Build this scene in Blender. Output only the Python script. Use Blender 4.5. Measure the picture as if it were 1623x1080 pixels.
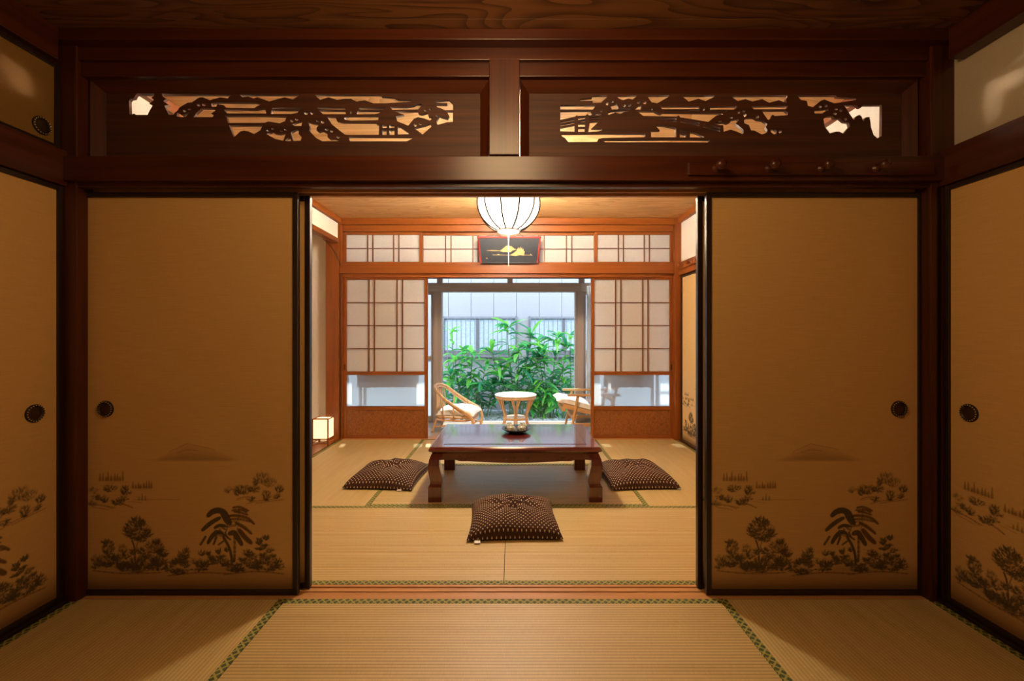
import bpy, bmesh, math, random
import numpy as np
from mathutils import Vector, Matrix
R = math.radians
PI = math.pi
random.seed(7)
S = bpy.context.scene
COL = S.collection
for o in list(bpy.data.objects): bpy.data.objects.remove(o)

# ---------------------------------------------------------------- camera, sky, sun, exposure
F_PX = 690.0; HORIZON = 531.0; CX = 0.03; CZ = 1.13
cam_d = bpy.data.cameras.new('camera'); cam = bpy.data.objects.new('camera', cam_d); COL.objects.link(cam)
cam_d.sensor_fit = 'HORIZONTAL'; cam_d.sensor_width = 36.0; cam_d.lens = 36.0*F_PX/1623.0
cam_d.shift_y = -(540-HORIZON)/1623.0
cam_d.clip_start = 0.02
cam.location = (CX, 0, CZ); cam.rotation_euler = (R(90), 0, 0)
S.camera = cam
w = bpy.data.worlds.new('world'); S.world = w; w.use_nodes = True
nt = w.node_tree; nt.nodes.clear()
sky = nt.nodes.new('ShaderNodeTexSky'); sky.sky_type = 'NISHITA'; sky.sun_disc = False
sky.sun_elevation = R(56); sky.sun_rotation = R(185); sky.altitude = 10; sky.air_density = 1.0; sky.dust_density = 1.2
bg = nt.nodes.new('ShaderNodeBackground'); bg.inputs[1].default_value = 1.65
wo = nt.nodes.new('ShaderNodeOutputWorld')
nt.links.new(sky.outputs[0], bg.inputs[0]); nt.links.new(bg.outputs[0], wo.inputs[0])
sun_d = bpy.data.lights.new('sun', 'SUN'); sun_d.energy = 16.0; sun_d.angle = R(0.6); sun_d.color = (1.0, .95, .86)
sun = bpy.data.objects.new('sun', sun_d); COL.objects.link(sun)
sun.rotation_euler = Vector((0.06, -0.52, -0.86)).to_track_quat('-Z', 'Y').to_euler()
S.view_settings.view_transform = 'Standard'; S.view_settings.look = 'None'
S.view_settings.gamma = 1.0; S.view_settings.use_curve_mapping = False
S.view_settings.exposure = 0.0
LANTERN_POWER = 158.0      # radiance of the paper lantern in the far room
FRONT_LANTERN_POWER = 20.5 # radiance of the lantern that hangs in the near room
ANDON_POWER = 1.5

# ---------------------------------------------------------------- materials
class NT:
    def __init__(s, name):
        s.m = bpy.data.materials.new(name); s.m.use_nodes = True
        s.t = s.m.node_tree; s.t.nodes.clear()
        s.out = s.n('ShaderNodeOutputMaterial')
    def n(s, typ, **kw):
        nd = s.t.nodes.new(typ)
        for k, v in kw.items(): setattr(nd, k, v)
        return nd
    def l(s, a, b): s.t.links.new(a, b)
    def inp(s, nd, key, v):
        if hasattr(v, 'is_linked') or hasattr(v, 'links'): s.l(v, nd.inputs[key])
        else: nd.inputs[key].default_value = v
    def math(s, op, a, b=0.0, c=None, clamp=False):
        nd = s.n('ShaderNodeMath', operation=op, use_clamp=clamp)
        s.inp(nd, 0, a); s.inp(nd, 1, b)
        if c is not None: s.inp(nd, 2, c)
        return nd.outputs[0]
    def coord(s, kind='Object'): return s.n('ShaderNodeTexCoord').outputs[kind]
    def mapping(s, v, scale=(1,1,1), rot=(0,0,0), loc=(0,0,0)):
        nd = s.n('ShaderNodeMapping'); s.l(v, nd.inputs[0])
        nd.inputs['Scale'].default_value = scale; nd.inputs['Rotation'].default_value = rot; nd.inputs['Location'].default_value = loc
        return nd.outputs[0]
    def noise(s, v, scale, detail=4, rough=.55, dist=0.0):
        nd = s.n('ShaderNodeTexNoise'); s.l(v, nd.inputs['Vector'])
        nd.inputs['Scale'].default_value = scale; nd.inputs['Detail'].default_value = detail
        nd.inputs['Roughness'].default_value = rough; nd.inputs['Distortion'].default_value = dist
        return nd.outputs['Fac']
    def ramp(s, f, stops):
        nd = s.n('ShaderNodeValToRGB'); s.l(f, nd.inputs[0]); cr = nd.color_ramp
        while len(cr.elements) < len(stops): cr.elements.new(.5)
        for e, (p, c) in zip(cr.elements, stops): e.position = p; e.color = (*c, 1) if len(c) == 3 else c
        return nd.outputs[0]
    def mix(s, f, a, b, blend='MIX'):
        nd = s.n('ShaderNodeMix', data_type='RGBA', blend_type=blend)
        for k, v in ((0, f), (6, a), (7, b)):
            if isinstance(v, tuple) and len(v) == 3: v = (*v, 1)
            s.inp(nd, k, v)
        return nd.outputs[2]
    def bump(s, h, strength=.3, dist=.002):
        nd = s.n('ShaderNodeBump'); s.l(h, nd.inputs['Height'])
        nd.inputs['Strength'].default_value = strength; nd.inputs['Distance'].default_value = dist
        return nd.outputs[0]
    def bsdf(s, color, rough=.5, normal=None, **kw):
        nd = s.n('ShaderNodeBsdfPrincipled')
        if isinstance(color, tuple): color = (*color, 1) if len(color) == 3 else color
        s.inp(nd, 'Base Color', color); s.inp(nd, 'Roughness', rough)
        if normal is not None: s.l(normal, nd.inputs['Normal'])
        for k, v in kw.items(): s.inp(nd, k.replace('_', ' '), v)
        return nd.outputs[0]
    def done(s, sh): s.l(sh, s.out.inputs[0]); return s.m
    def sep(s, v):
        nd = s.n('ShaderNodeSeparateXYZ'); s.l(v, nd.inputs[0]); return nd.outputs

def plain(name, c, rough=.5, var=.12, scale=30, **kw):
    t = NT(name); f = t.noise(t.coord(), scale, 3)
    d = tuple(x*(1-var) for x in c); e = tuple(min(1, x*(1+var)) for x in c)
    return t.done(t.bsdf(t.ramp(f, [(.3, d), (.7, e)]), rough, **kw))

def wood(name, dark, light, axis, rough=.38, scale=1.0, bump=.12, cathedral=0.0, **kw):
    t = NT(name); v = t.coord()
    a, b = .55*scale, 17*scale
    sc = {'x': (a, b, b), 'y': (b, a, b), 'z': (b, b, a)}[axis]
    m = t.mapping(v, sc)
    f1 = t.noise(m, 1.6, 5, .6, .5)
    f2 = t.noise(t.mapping(v, tuple(x*(1.2 if x == a else 9) for x in sc)), 1.5, 2)
    f = t.math('ADD', t.math('MULTIPLY', f1, .72), t.math('MULTIPLY', f2, .28))
    if cathedral:
        sc2 = {'x': (.8, 5, 5), 'y': (5, .8, 5), 'z': (5, 5, .8)}[axis]
        g = t.noise(t.mapping(v, sc2), .9, 2, .5, .8)
        ring = t.math('FRACT', t.math('MULTIPLY', g, 14.0))
        ring = t.math('POWER', ring, 2.2)
        f = t.math('ADD', t.math('MULTIPLY', f, 1-cathedral), t.math('MULTIPLY', t.math('SUBTRACT', 1.0, ring), cathedral))
    c = t.ramp(f, [(.3, dark), (.66, light)])
    return t.done(t.bsdf(c, rough, t.bump(f, bump, .001), **kw))

WD = {a: wood('dark_wood_'+a, (.030, .0055, .0015), (.090, .0185, .0038), a, .33) for a in 'xyz'}
WL = {a: wood('brown_lattice_wood_'+a, (.115, .034, .006), (.22, .070, .013), a, .45) for a in 'xyz'}
WMAT = wood('matte_dark_wood', (.030, .0085, .0030), (.098, .027, .0080), 'x', .6)
WI = {a: wood('honey_wood_'+a, (.170, .041, .0045), (.315, .092, .012), a, .38) for a in 'xyz'}
BLACK = plain('black_lacquer', (.022, .010, .007), .28)
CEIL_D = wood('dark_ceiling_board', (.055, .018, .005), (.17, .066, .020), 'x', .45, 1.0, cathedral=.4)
CEIL_I = wood('pale_ceiling_board', (.62, .33, .115), (.84, .54, .25), 'x', .5, .8, cathedral=.35)
SILL = wood('sill_wood', (.40, .17, .05), (.62, .32, .12), 'x', .4)
MAHO = {a: wood('red_lacquered_wood_'+a, (.055, .007, .005), (.125, .017, .010), a, .22, 1.2, .06, Coat_Weight=1.0, Coat_Roughness=.08) for a in 'xyz'}
def plaster(name, c):
    t = NT(name); v = t.coord(); f = t.noise(v, 160, 4)
    return t.done(t.bsdf(t.ramp(f, [(.3, tuple(x*.92 for x in c)), (.7, c)]), .9, t.bump(f, .25, .001)))
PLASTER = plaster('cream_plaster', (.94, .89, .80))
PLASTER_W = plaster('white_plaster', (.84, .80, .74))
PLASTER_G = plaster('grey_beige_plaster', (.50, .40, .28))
ENGAWA_F = wood('engawa_floor', (.36, .27, .20), (.52, .42, .33), 'x', .3)
PANEL_BURL = None
def burl():
    t = NT('burl_panel'); v = t.coord()
    f = t.noise(t.mapping(v, (34, 34, 20)), 2.2, 6, .75, 1.4)
    c = t.ramp(f, [(.34, (.11, .030, .006)), (.5, (.25, .083, .018)), (.66, (.39, .155, .038))])
    return t.done(t.bsdf(c, .45, t.bump(f, .2, .001)))
PANEL_BURL = burl()

def tatami_mat_mat(name, ribs):
    # ribs: axis along which the woven ribs run ('x' or 'y')
    t = NT(name); v = t.coord(); o = t.sep(v)
    across = o[1] if ribs == 'x' else o[0]
    along = o[0] if ribs == 'x' else o[1]
    wv = t.math('SINE', t.math('MULTIPLY', across, PI/.0148))
    rib = t.math('POWER', t.math('ABSOLUTE', wv), .6)
    fine = t.math('SINE', t.math('MULTIPLY', along, 2*PI/.0045))
    big = t.noise(t.mapping(v, (1.2, 14, 1) if ribs == 'x' else (14, 1.2, 1)), 1.5, 4)
    sm = t.noise(t.mapping(v, (30, 400, 1) if ribs == 'y' else (400, 30, 1)), 1.0, 3)
    f = t.math('ADD', t.math('MULTIPLY', big, .5), t.math('MULTIPLY', sm, .5))
    c = t.ramp(f, [(.32, (.48, .33, .115)), (.5, (.58, .42, .160)), (.7, (.66, .50, .215))])
    c = t.mix(t.math('MULTIPLY', t.math('SUBTRACT', 1.0, rib), .95 if ribs == 'x' else .6), c, (.24, .14, .04))
    h = t.math('ADD', rib, t.math('MULTIPLY', fine, .15))
    return t.done(t.bsdf(c, .50, t.bump(h, .22, .0010), Specular_IOR_Level=.5, IOR=1.7, Sheen_Weight=.25, Sheen_Roughness=.25))
TAT = {'x': tatami_mat_mat('woven_rush_x', 'x'), 'y': tatami_mat_mat('woven_rush_y', 'y')}
def heri():
    t = NT('green_brocade_border'); o = t.sep(t.coord())
    p = .030
    a = t.math('FRACT', t.math('DIVIDE', t.math('ADD', o[0], o[1]), p))
    b = t.math('FRACT', t.math('DIVIDE', t.math('SUBTRACT', o[0], o[1]), p))
    la = t.math('LESS_THAN', t.math('ABSOLUTE', t.math('SUBTRACT', a, .5)), .15)
    lb = t.math('LESS_THAN', t.math('ABSOLUTE', t.math('SUBTRACT', b, .5)), .15)
    f = t.math('MAXIMUM', la, lb)
    n = t.noise(t.coord(), 900, 2)
    c = t.mix(f, (.055, .075, .012), (.40, .35, .085))
    c = t.mix(t.math('MULTIPLY', n, .4), c, (.03, .04, .01))
    return t.done(t.bsdf(c, .7))
HERI = heri()

def fusuma_paper(name, painted=True, g=(1, 1, 1)):
    t = NT(name); v = t.coord()
    th = t.noise(t.mapping(v, (9, 1, 330)), 1.0, 3)
    th2 = t.noise(t.mapping(v, (420, 1, 30)), 1.0, 2)
    f = t.math('ADD', t.math('MULTIPLY', th, .7), t.math('MULTIPLY', th2, .3))
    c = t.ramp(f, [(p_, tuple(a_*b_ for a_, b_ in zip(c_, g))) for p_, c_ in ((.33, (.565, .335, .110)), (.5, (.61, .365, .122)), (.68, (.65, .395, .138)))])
    if painted:
        wa = t.n('ShaderNodeAttribute', attribute_name='wash').outputs['Fac']
        ink = t.n('ShaderNodeAttribute', attribute_name='ink').outputs['Fac']
        c = t.mix(wa, c, (.125, .048, .009))
        c = t.mix(ink, c, (.030, .021, .009))
    return t.done(t.bsdf(c, .75, t.bump(f, .25, .001)))
PAPER_LIT = fusuma_paper('painted_gold_paper_lit', True, (1.28, 1.5, 2.0)); PAPER_P = fusuma_paper('painted_gold_paper'); PAPER = fusuma_paper('gold_paper', False)  # far-room paper is the gold one lightened to imitate stronger lantern light
PAPER_SHADED = plain('shaded_gold_paper', (.21, .10, .016), .8, .08, 200)  # gold paper darkened in colour for the dimmer light high on the wall

def translucent(name, c, fac=.5, ribs=None):
    t = NT(name); d = t.n('ShaderNodeBsdfDiffuse'); tr = t.n('ShaderNodeBsdfTranslucent')
    f = t.noise(t.mapping(t.coord(), (60, 60, 60)), 1.0, 4)
    col = t.ramp(f, [(.3, tuple(x*.94 for x in c)), (.7, c)])
    t.l(col, d.inputs[0]); t.l(col, tr.inputs[0])
    mx = t.n('ShaderNodeMixShader'); mx.inputs[0].default_value = fac
    t.l(d.outputs[0], mx.inputs[1]); t.l(tr.outputs[0], mx.inputs[2])
    return t.done(mx.outputs[0])
SHOJI = translucent('shoji_paper', (.95, .94, .93), .45)
CURTAIN = translucent('white_curtain', (.90, .90, .90), .55)
CURTAIN_B = translucent('beige_curtain', (.56, .40, .29), .35)

def glass(name, tint=(.86, .90, .91), refl=.07):
    t = NT(name); a = t.n('ShaderNodeBsdfTransparent'); a.inputs[0].default_value = (*tint, 1)
    g = t.n('ShaderNodeBsdfGlossy'); g.inputs['Roughness'].default_value = .02
    lw = t.n('ShaderNodeLayerWeight'); lw.inputs[0].default_value = .25
    mx = t.n('ShaderNodeMixShader'); t.l(t.math('MULTIPLY', lw.outputs['Fresnel'], refl*6, clamp=True), mx.inputs[0])
    t.l(a.outputs[0], mx.inputs[1]); t.l(g.outputs[0], mx.inputs[2])
    return t.done(mx.outputs[0])
GLASS = glass('clear_glass')
def frosted(name, haze, tc):
    t = NT(name); a = t.n('ShaderNodeBsdfTransparent'); a.inputs[0].default_value = (.95, .97, .98, 1)
    tr = t.n('ShaderNodeBsdfTranslucent'); tr.inputs[0].default_value = (*tc, 1)
    g = t.n('ShaderNodeBsdfGlossy'); g.inputs['Roughness'].default_value = .25
    m1 = t.n('ShaderNodeMixShader'); m1.inputs[0].default_value = haze
    t.l(a.outputs[0], m1.inputs[1]); t.l(tr.outputs[0], m1.inputs[2])
    m2 = t.n('ShaderNodeMixShader'); m2.inputs[0].default_value = .05
    t.l(m1.outputs[0], m2.inputs[1]); t.l(g.outputs[0], m2.inputs[2])
    return t.done(m2.outputs[0])
HAZE_GLASS = frosted('hazy_glass', .38, (.95, .98, 1.0)); FROST_GLASS = frosted('frosted_glass', .9, (.42, .47, .50))

def glow(name, c, power):
    t = NT(name); e = t.n('ShaderNodeEmission'); f = t.noise(t.coord(), 40, 3)
    t.l(t.ramp(f, [(.2, tuple(x*.93 for x in c)), (.8, c)]), e.inputs[0]); e.inputs[1].default_value = power
    d = t.n('ShaderNodeBsdfDiffuse'); d.inputs[0].default_value = (.8, .75, .68, 1)
    ad = t.n('ShaderNodeAddShader'); t.l(e.outputs[0], ad.inputs[0]); t.l(d.outputs[0], ad.inputs[1])
    return t.done(ad.outputs[0])
def lantern_paper():
    # extra glow added on the unseen upper half to light the room
    t = NT('lit_lantern_paper'); o = t.sep(t.coord())
    e = t.n('ShaderNodeEmission'); e.inputs[0].default_value = (1.0, .82, .60, 1)
    k = t.n('ShaderNodeMapRange', interpolation_type='SMOOTHSTEP'); t.l(o[2], k.inputs[0])
    for i, v in ((1, .055), (2, .12), (3, LANTERN_POWER*.050), (4, LANTERN_POWER*2.7)): k.inputs[i].default_value = v
    t.l(k.outputs[0], e.inputs[1])
    d = t.n('ShaderNodeBsdfDiffuse'); d.inputs[0].default_value = (.8, .75, .68, 1)
    ad = t.n('ShaderNodeAddShader'); t.l(e.outputs[0], ad.inputs[0]); t.l(d.outputs[0], ad.inputs[1])
    return t.done(ad.outputs[0])
LANTERN_GLOW = lantern_paper()
BOOST_GLOW = glow('boosted_lantern_opening', (1.0, .82, .60), LANTERN_POWER*3.9)  # glow added to the opening, far above the paper's, to light the floor
FRONT_GLOW = glow('lit_lantern_paper_dim', (1.0, .67, .33), FRONT_LANTERN_POWER)
ANDON_GLOW = glow('lit_lamp_paper', (1.0, .70, .36), ANDON_POWER)
RIB = plain('dark_bamboo_rib', (.016, .009, .004), .8)
WHITE = plain('white_cotton', (.85, .82, .76), .8)
RATTAN = wood('rattan', (.52, .28, .12), (.82, .54, .29), 'z', .4)
RATTAN_L = wood('pale_chair_wood', (.50, .26, .10), (.70, .42, .19), 'x', .4)
CUSHION_W = plain('cream_cushion', (.84, .80, .74), .9)
GREYWOOD = {a: wood('weathered_frame_'+a, (.29, .23, .195), (.46, .38, .33), a, .5) for a in 'xyz'}
METAL_D = plain('dark_bronze', (.035, .024, .018), .35, Metallic=.6)
BRONZE = plain('bronze_cup', (.07, .040, .022), .4, Metallic=.7)
SIDING = plain('white_siding', (.315, .305, .30), .7, .04)
JOINT = plain('grey_joint', (.38, .40, .43), .8)
BAR = plain('grey_steel_bar', (.20, .20, .22), .5)
WFRAME = plain('bronze_sash', (.17, .16, .165), .5)
HGLASS = plain('frosted_house_glass', (.50, .58, .64), .25)
WIRE = plain('brown_cable', (.05, .025, .015), .5)
LAC_B = plain('navy_black_lacquer', (.017, .030, .052), .4)
LAC_R = plain('red_lacquer', (.40, .035, .030), .35)
GOLD = plain('gold_inlay', (.70, .49, .22), .45)
TAGW = plain('white_cloth_tag', (.85, .84, .80), .8)
SOIL = plain('dark_soil', (.06, .05, .04), .9)
CONCRETE = plain('pale_concrete', (.42, .41, .40), .9)
def zabuton():
    t = NT('brown_dotted_cotton'); uv = t.sep(t.coord('UV'))
    a = t.math('SUBTRACT', t.math('FRACT', t.math('MULTIPLY', t.math('ADD', uv[0], uv[1]), 21.0)), .5)
    b = t.math('SUBTRACT', t.math('FRACT', t.math('MULTIPLY', t.math('SUBTRACT', uv[0], uv[1]), 21.0)), .5)
    aa, ab = t.math('ABSOLUTE', a), t.math('ABSOLUTE', b)
    d = t.math('MAXIMUM', aa, ab)
    m = t.math('LESS_THAN', d, .155)
    n = t.noise(t.coord(), 220, 3)
    base = t.ramp(n, [(.3, (.030, .0135, .009)), (.7, (.062, .029, .019))])
    c = t.mix(m, base, (.55, .45, .32))
    return t.done(t.bsdf(c, .9, t.bump(n, .3, .001), Specular_IOR_Level=.12))
ZAB = zabuton()
def leafmat(name, c1, c2):
    t = NT(name); f = t.noise(t.mapping(t.coord(), (3, 18, 3)), 2.0, 3)
    col = t.ramp(f, [(.3, c1), (.7, c2)])
    tr = t.n('ShaderNodeBsdfTranslucent'); t.l(col, tr.inputs[0])
    p = t.bsdf(col, .35)
    mx = t.n('ShaderNodeMixShader'); mx.inputs[0].default_value = .45
    t.l(p, mx.inputs[1]); t.l(tr.outputs[0], mx.inputs[2])
    return t.done(mx.outputs[0])
LEAF = [leafmat('leaf_green', (.05, .34, .06), (.14, .64, .14)), leafmat('leaf_deep_green', (.02, .19, .09), (.07, .42, .17)),
        leafmat('leaf_bright_green', (.16, .58, .05), (.36, .85, .14))]
STEM = plain('green_brown_stem', (.12, .17, .06), .6)
GRAVEL = plain('blue_grey_gravel', (.64, .68, .72), .8, .5, 25)
def cupmat():
    t = NT('celadon_glaze'); v = t.coord()
    f = t.noise(v, 45, 3, .6, .8)
    c = t.ramp(f, [(.40, (.40, .42, .33)), (.52, (.30, .30, .22)), (.60, (.20, .10, .05)), (.66, (.40, .41, .33))])
    return t.done(t.bsdf(c, .25))
CUP = cupmat()

# ---------------------------------------------------------------- mesh helpers
class MB:
    def __init__(s): s.v = []; s.f = []; s.uv = None
    def quadring(s, rings, closed_loop=True, caps=True):
        base = len(s.v); n = len(rings[0])
        for r in rings: s.v.extend([tuple(p) for p in r])
        for i in range(len(rings)-1):
            for j in range(n if closed_loop else n-1):
                a = base+i*n+j; b = base+i*n+(j+1) % n
                s.f.append((a, b, b+n, a+n))
        if caps and closed_loop:
            s.f.append(tuple(base+j for j in reversed(range(n))))
            s.f.append(tuple(base+(len(rings)-1)*n+j for j in range(n)))
        return s
    def box(s, x0, x1, y0, y1, z0, z1):
        return s.quadring([[(x0, y0, z0), (x1, y0, z0), (x1, y1, z0), (x0, y1, z0)], [(x0, y0, z1), (x1, y0, z1), (x1, y1, z1), (x0, y1, z1)]])
    def tube(s, pts, r, n=8, closed=False):
        pts = [Vector(p) for p in pts]; rings = []
        N = len(pts); prev = None
        for i, p in enumerate(pts):
            a = pts[(i-1) % N] if (closed or i > 0) else p
            b = pts[(i+1) % N] if (closed or i < N-1) else p
            t = (b-a).normalized()
            if prev is None:
                u = t.orthogonal().normalized()
            else:
                u = (prev - t*prev.dot(t))
                u = u.normalized() if u.length > 1e-6 else t.orthogonal().normalized()
            prev = u; v = t.cross(u)
            rr = r[i] if isinstance(r, (list, tuple)) else r
            rings.append([p+u*rr*math.cos(2*PI*k/n)+v*rr*math.sin(2*PI*k/n) for k in range(n)])
        if closed:
            base = len(s.v)
            for q in rings: s.v.extend([tuple(p) for p in q])
            # find the best twist for closing
            best = min(range(n), key=lambda k: (rings[0][k]-rings[-1][0]).length)
            for i in range(N):
                i2 = (i+1) % N; sh = best if i == N-1 else 0
                for j in range(n):
                    s.f.append((base+i*n+j, base+i*n+(j+1) % n, base+i2*n+(j+1+sh) % n, base+i2*n+(j+sh) % n))
            return s
        return s.quadring(rings)
    def lathe(s, prof, n=24, center=(0, 0, 0), axis='z', caps=True):
        rings = []
        for r, h in prof:
            ring = []
            for k in range(n):
                a = 2*PI*k/n; p = (r*math.cos(a), r*math.sin(a), h)
                if axis == 'y': p = (p[0], -p[2], p[1])   # height towards -y
                ring.append((p[0]+center[0], p[1]+center[1], p[2]+center[2]))
            rings.append(ring)
        return s.quadring(rings, caps=caps)
    def prism(s, poly, y0, y1):          # polygon in x,z extruded in y
        return s.quadring([[(x, y1, z) for x, z in poly], [(x, y0, z) for x, z in poly]])
    def build(s, name, mat, parent=None, bevel=0.0, smooth=False, kind=None, loc=None):
        me = bpy.data.meshes.new(name); me.from_pydata(s.v, [], s.f)
        bm = bmesh.new(); bm.from_mesh(me); bmesh.ops.recalc_face_normals(bm, faces=bm.faces)
        if bevel: bmesh.ops.bevel(bm, geom=[e for e in bm.edges if len(e.link_faces) == 2 and e.calc_face_angle(0) > .5], offset=bevel, segments=2, profile=.6, affect='EDGES', clamp_overlap=True)
        bm.to_mesh(me); bm.free()
        me.materials.append(mat)
        if smooth:
            me.polygons.foreach_set('use_smooth', [True]*len(me.polygons))
        o = bpy.data.objects.new(name, me); COL.objects.link(o)
        if parent: o.parent = parent
        if loc: o.location = loc
        if kind: o['kind'] = kind
        return o
def box(name, mat, parent, x0, x1, y0, y1, z0, z1, bevel=.0): return MB().box(x0, x1, y0, y1, z0, z1).build(name, mat, parent, bevel)
def tag(o, label=None, cat=None, group=None, kind=None):
    for k, v in (('label', label), ('category', cat), ('group', group), ('kind', kind)):
        if v: o[k] = v
    return o
def empty(name, loc=(0, 0, 0), rz=0, label=None, cat=None, group=None, kind=None):
    o = bpy.data.objects.new(name, None); COL.objects.link(o); o.location = loc; o.rotation_euler = (0, 0, rz)
    o.empty_display_size = .1
    return tag(o, label, cat, group, kind)
def struct(name, mat, label, cat, *b, bevel=.0):
    o = MB().box(*b).build(name, mat, None, bevel); return tag(o, label, cat, None, 'structure')
def copy_tree(o, parent=None):
    c = o.copy(); COL.objects.link(c); c.parent = parent
    for ch in list(o.children): copy_tree(ch, c)
    return c
def catmull(pts, n=6, closed=False):
    P = [Vector(p) for p in pts]; out = []; N = len(P)
    for i in range(N if closed else N-1):
        p0 = P[(i-1) % N] if (closed or i > 0) else P[i]; p1 = P[i]; p2 = P[(i+1) % N]
        p3 = P[(i+2) % N] if (closed or i+2 < N) else p2
        for k in range(n):
            t = k/n
            out.append(.5*((2*p1)+(p2-p0)*t+(2*p0-5*p1+4*p2-p3)*t*t+(3*p1-p0-3*p2+p3)*t**3))
    if not closed: out.append(P[-1])
    return out
def loc_of(px, py, Y):   # photo position -> place on the upright plane at distance Y
    return (CX+(px-811.5)*Y/F_PX, CZ-(py-HORIZON)*Y/F_PX)

# ================================================================ SETTING: room shell
YF = 1.84            # face of the near partition
YB = 4.72            # face of the far partition
ZC = 2.40
# floor under the mats
struct('floor', SOIL, 'sub floor below the straw mats of both rooms', 'floor', -2.9, 2.9, -1.9, 4.83, -.12, -.055)
# --- front room side walls (seen only near the corners)
struct('wall_left', PLASTER, 'dim plaster wall behind the left sliding doors of the near room', 'wall', -2.06, -1.94, -1.9, 1.97, -.055, 2.5)
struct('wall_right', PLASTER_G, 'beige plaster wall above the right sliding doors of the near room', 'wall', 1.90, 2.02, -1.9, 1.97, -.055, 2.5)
struct('wall_back', PLASTER, 'plain plaster wall that closes the near room', 'wall', -2.06, 2.02, -1.95, -1.83, -.055, 2.5)
# --- near ceiling: boards
cl = empty('ceiling', (0, 0, 2.40), label='dark grained board ceiling of the near room', cat='ceiling', kind='structure')
y = -1.85
while y < 1.80:
    MB().box(-1.94, 1.92, y, min(y+.448, 1.86), 0, .02).build('board', CEIL_D, cl, .002)
    y += .45
for i in range(5): MB().box(-1.94+.95*i, -1.91+.95*i, -1.85, 1.86, .02, .05).build('batten', CEIL_D, cl)
# --- far ceiling
cl2 = empty('ceiling', (0, 0, 2.385), label='honey coloured board ceiling of the far room', cat='ceiling', kind='structure')
y = 1.99
while y < YB:
    MB().box(-1.90, 1.95, y, min(y+.452, YB+.05), 0, .02).build('board', CEIL_I, cl2, .002)
    y += .456
MB().box(-2.9, 1.95, 1.97, YB+.1, .021, .05).build('backing_board', CEIL_I, cl2)

# ---------------------------------------------------------------- near partition timberwork
def trim(n, label, mat, *b, bevel=.003): return struct('trim_%d' % n, mat, label, 'beam', *b, bevel=bevel)
for n, (x0, x1) in ((1, (-1.915, -1.812)), (2, (1.802, 1.905))):
    struct('trim_%d' % n, WD['z'], 'dark corner post at the %s end of the carved partition' % ('left' if n == 1 else 'right'), 'post', x0, x1, YF, 1.97, -.05, 2.40, bevel=.006)
# grooved head rail
hr = MB().box(-1.812, 1.802, 1.845, 1.875, 1.757, 1.80).box(-1.812, 1.802, 1.875, 1.988, 1.776, 1.80).build('trim_3', WD['x'], None, .0015)
tag(hr, 'grooved dark head rail over the sliding landscape doors', 'beam', None, 'structure')
for a, b in ((1.915, 1.925), (1.965, 1.988)): MB().box(-1.812, 1.802, a, b, 1.757, 1.776).build('groove_ridge', SILL, hr, .001)  # paler wood on ridges and beds imitates lantern light on the underside
for a, b in ((1.875, 1.915), (1.925, 1.965)): MB().box(-1.812, 1.802, a, b, 1.7745, 1.776).build('groove_bed', WI['x'], hr)
trim(4, 'long dark tie beam below the carved transoms', WD['x'], -1.88, 1.87, 1.818, 1.862, 1.776, 1.878)
trim(5, 'dark ledge directly under the carved transoms', WD['x'], -1.812, 1.802, 1.864, 1.972, 1.80, 1.893)
trim(6, 'dark beam directly over the carved transoms', WD['x'], -1.812, 1.802, 1.862, 1.97, 2.236, 2.298)
trim(7, 'thin dark board between transom beam and cornice', WD['x'], -1.812, 1.802, 1.848, 1.97, 2.298, 2.352)
trim(8, 'dark ceiling cornice over the carved partition', WD['x'], -1.94, 1.90, 1.80, 1.97, 2.352, 2.398)
trim(9, 'short dark centre post between the two carved transoms', WD['z'], -.067, .062, 1.842, 1.965, 1.893, 2.298)
for n, sx in ((10, -1), (11, 1)):
    sd = 'left' if sx < 0 else 'right'
    xa, xb = (-1.93, -1.845) if sx < 0 else (1.835, 1.90)
    trim(n, 'dark tie beam along the %s wall of the near room' % sd, WD['y'], min(xa, xb), max(xa, xb), -1.8, 1.838, 1.757, 1.905)
    trim(n+2, 'dark cornice along the %s wall of the near room' % sd, WD['y'], min(xa, xb), max(xa, xb), -1.8, 1.80, 2.268, 2.398)
    trim(n+4, 'black floor rail along the %s wall of the near room' % sd, BLACK, min(xa, xb)+.0, max(xa, xb), -1.8, 1.838, -.05, .012)
# sill between the rooms
sm = MB()
for a, b, z in ((1.862, 1.885, .0), (1.885, 1.917, -.004), (1.917, 1.927, 0), (1.927, 1.952, -.004), (1.952, 1.968, 0)): sm.box(-1.812, 1.802, a, b, -.05, z)
tag(sm.build('trim_16', SILL), 'pale wooden door sill between the two rooms', 'sill', None, 'structure')

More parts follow.
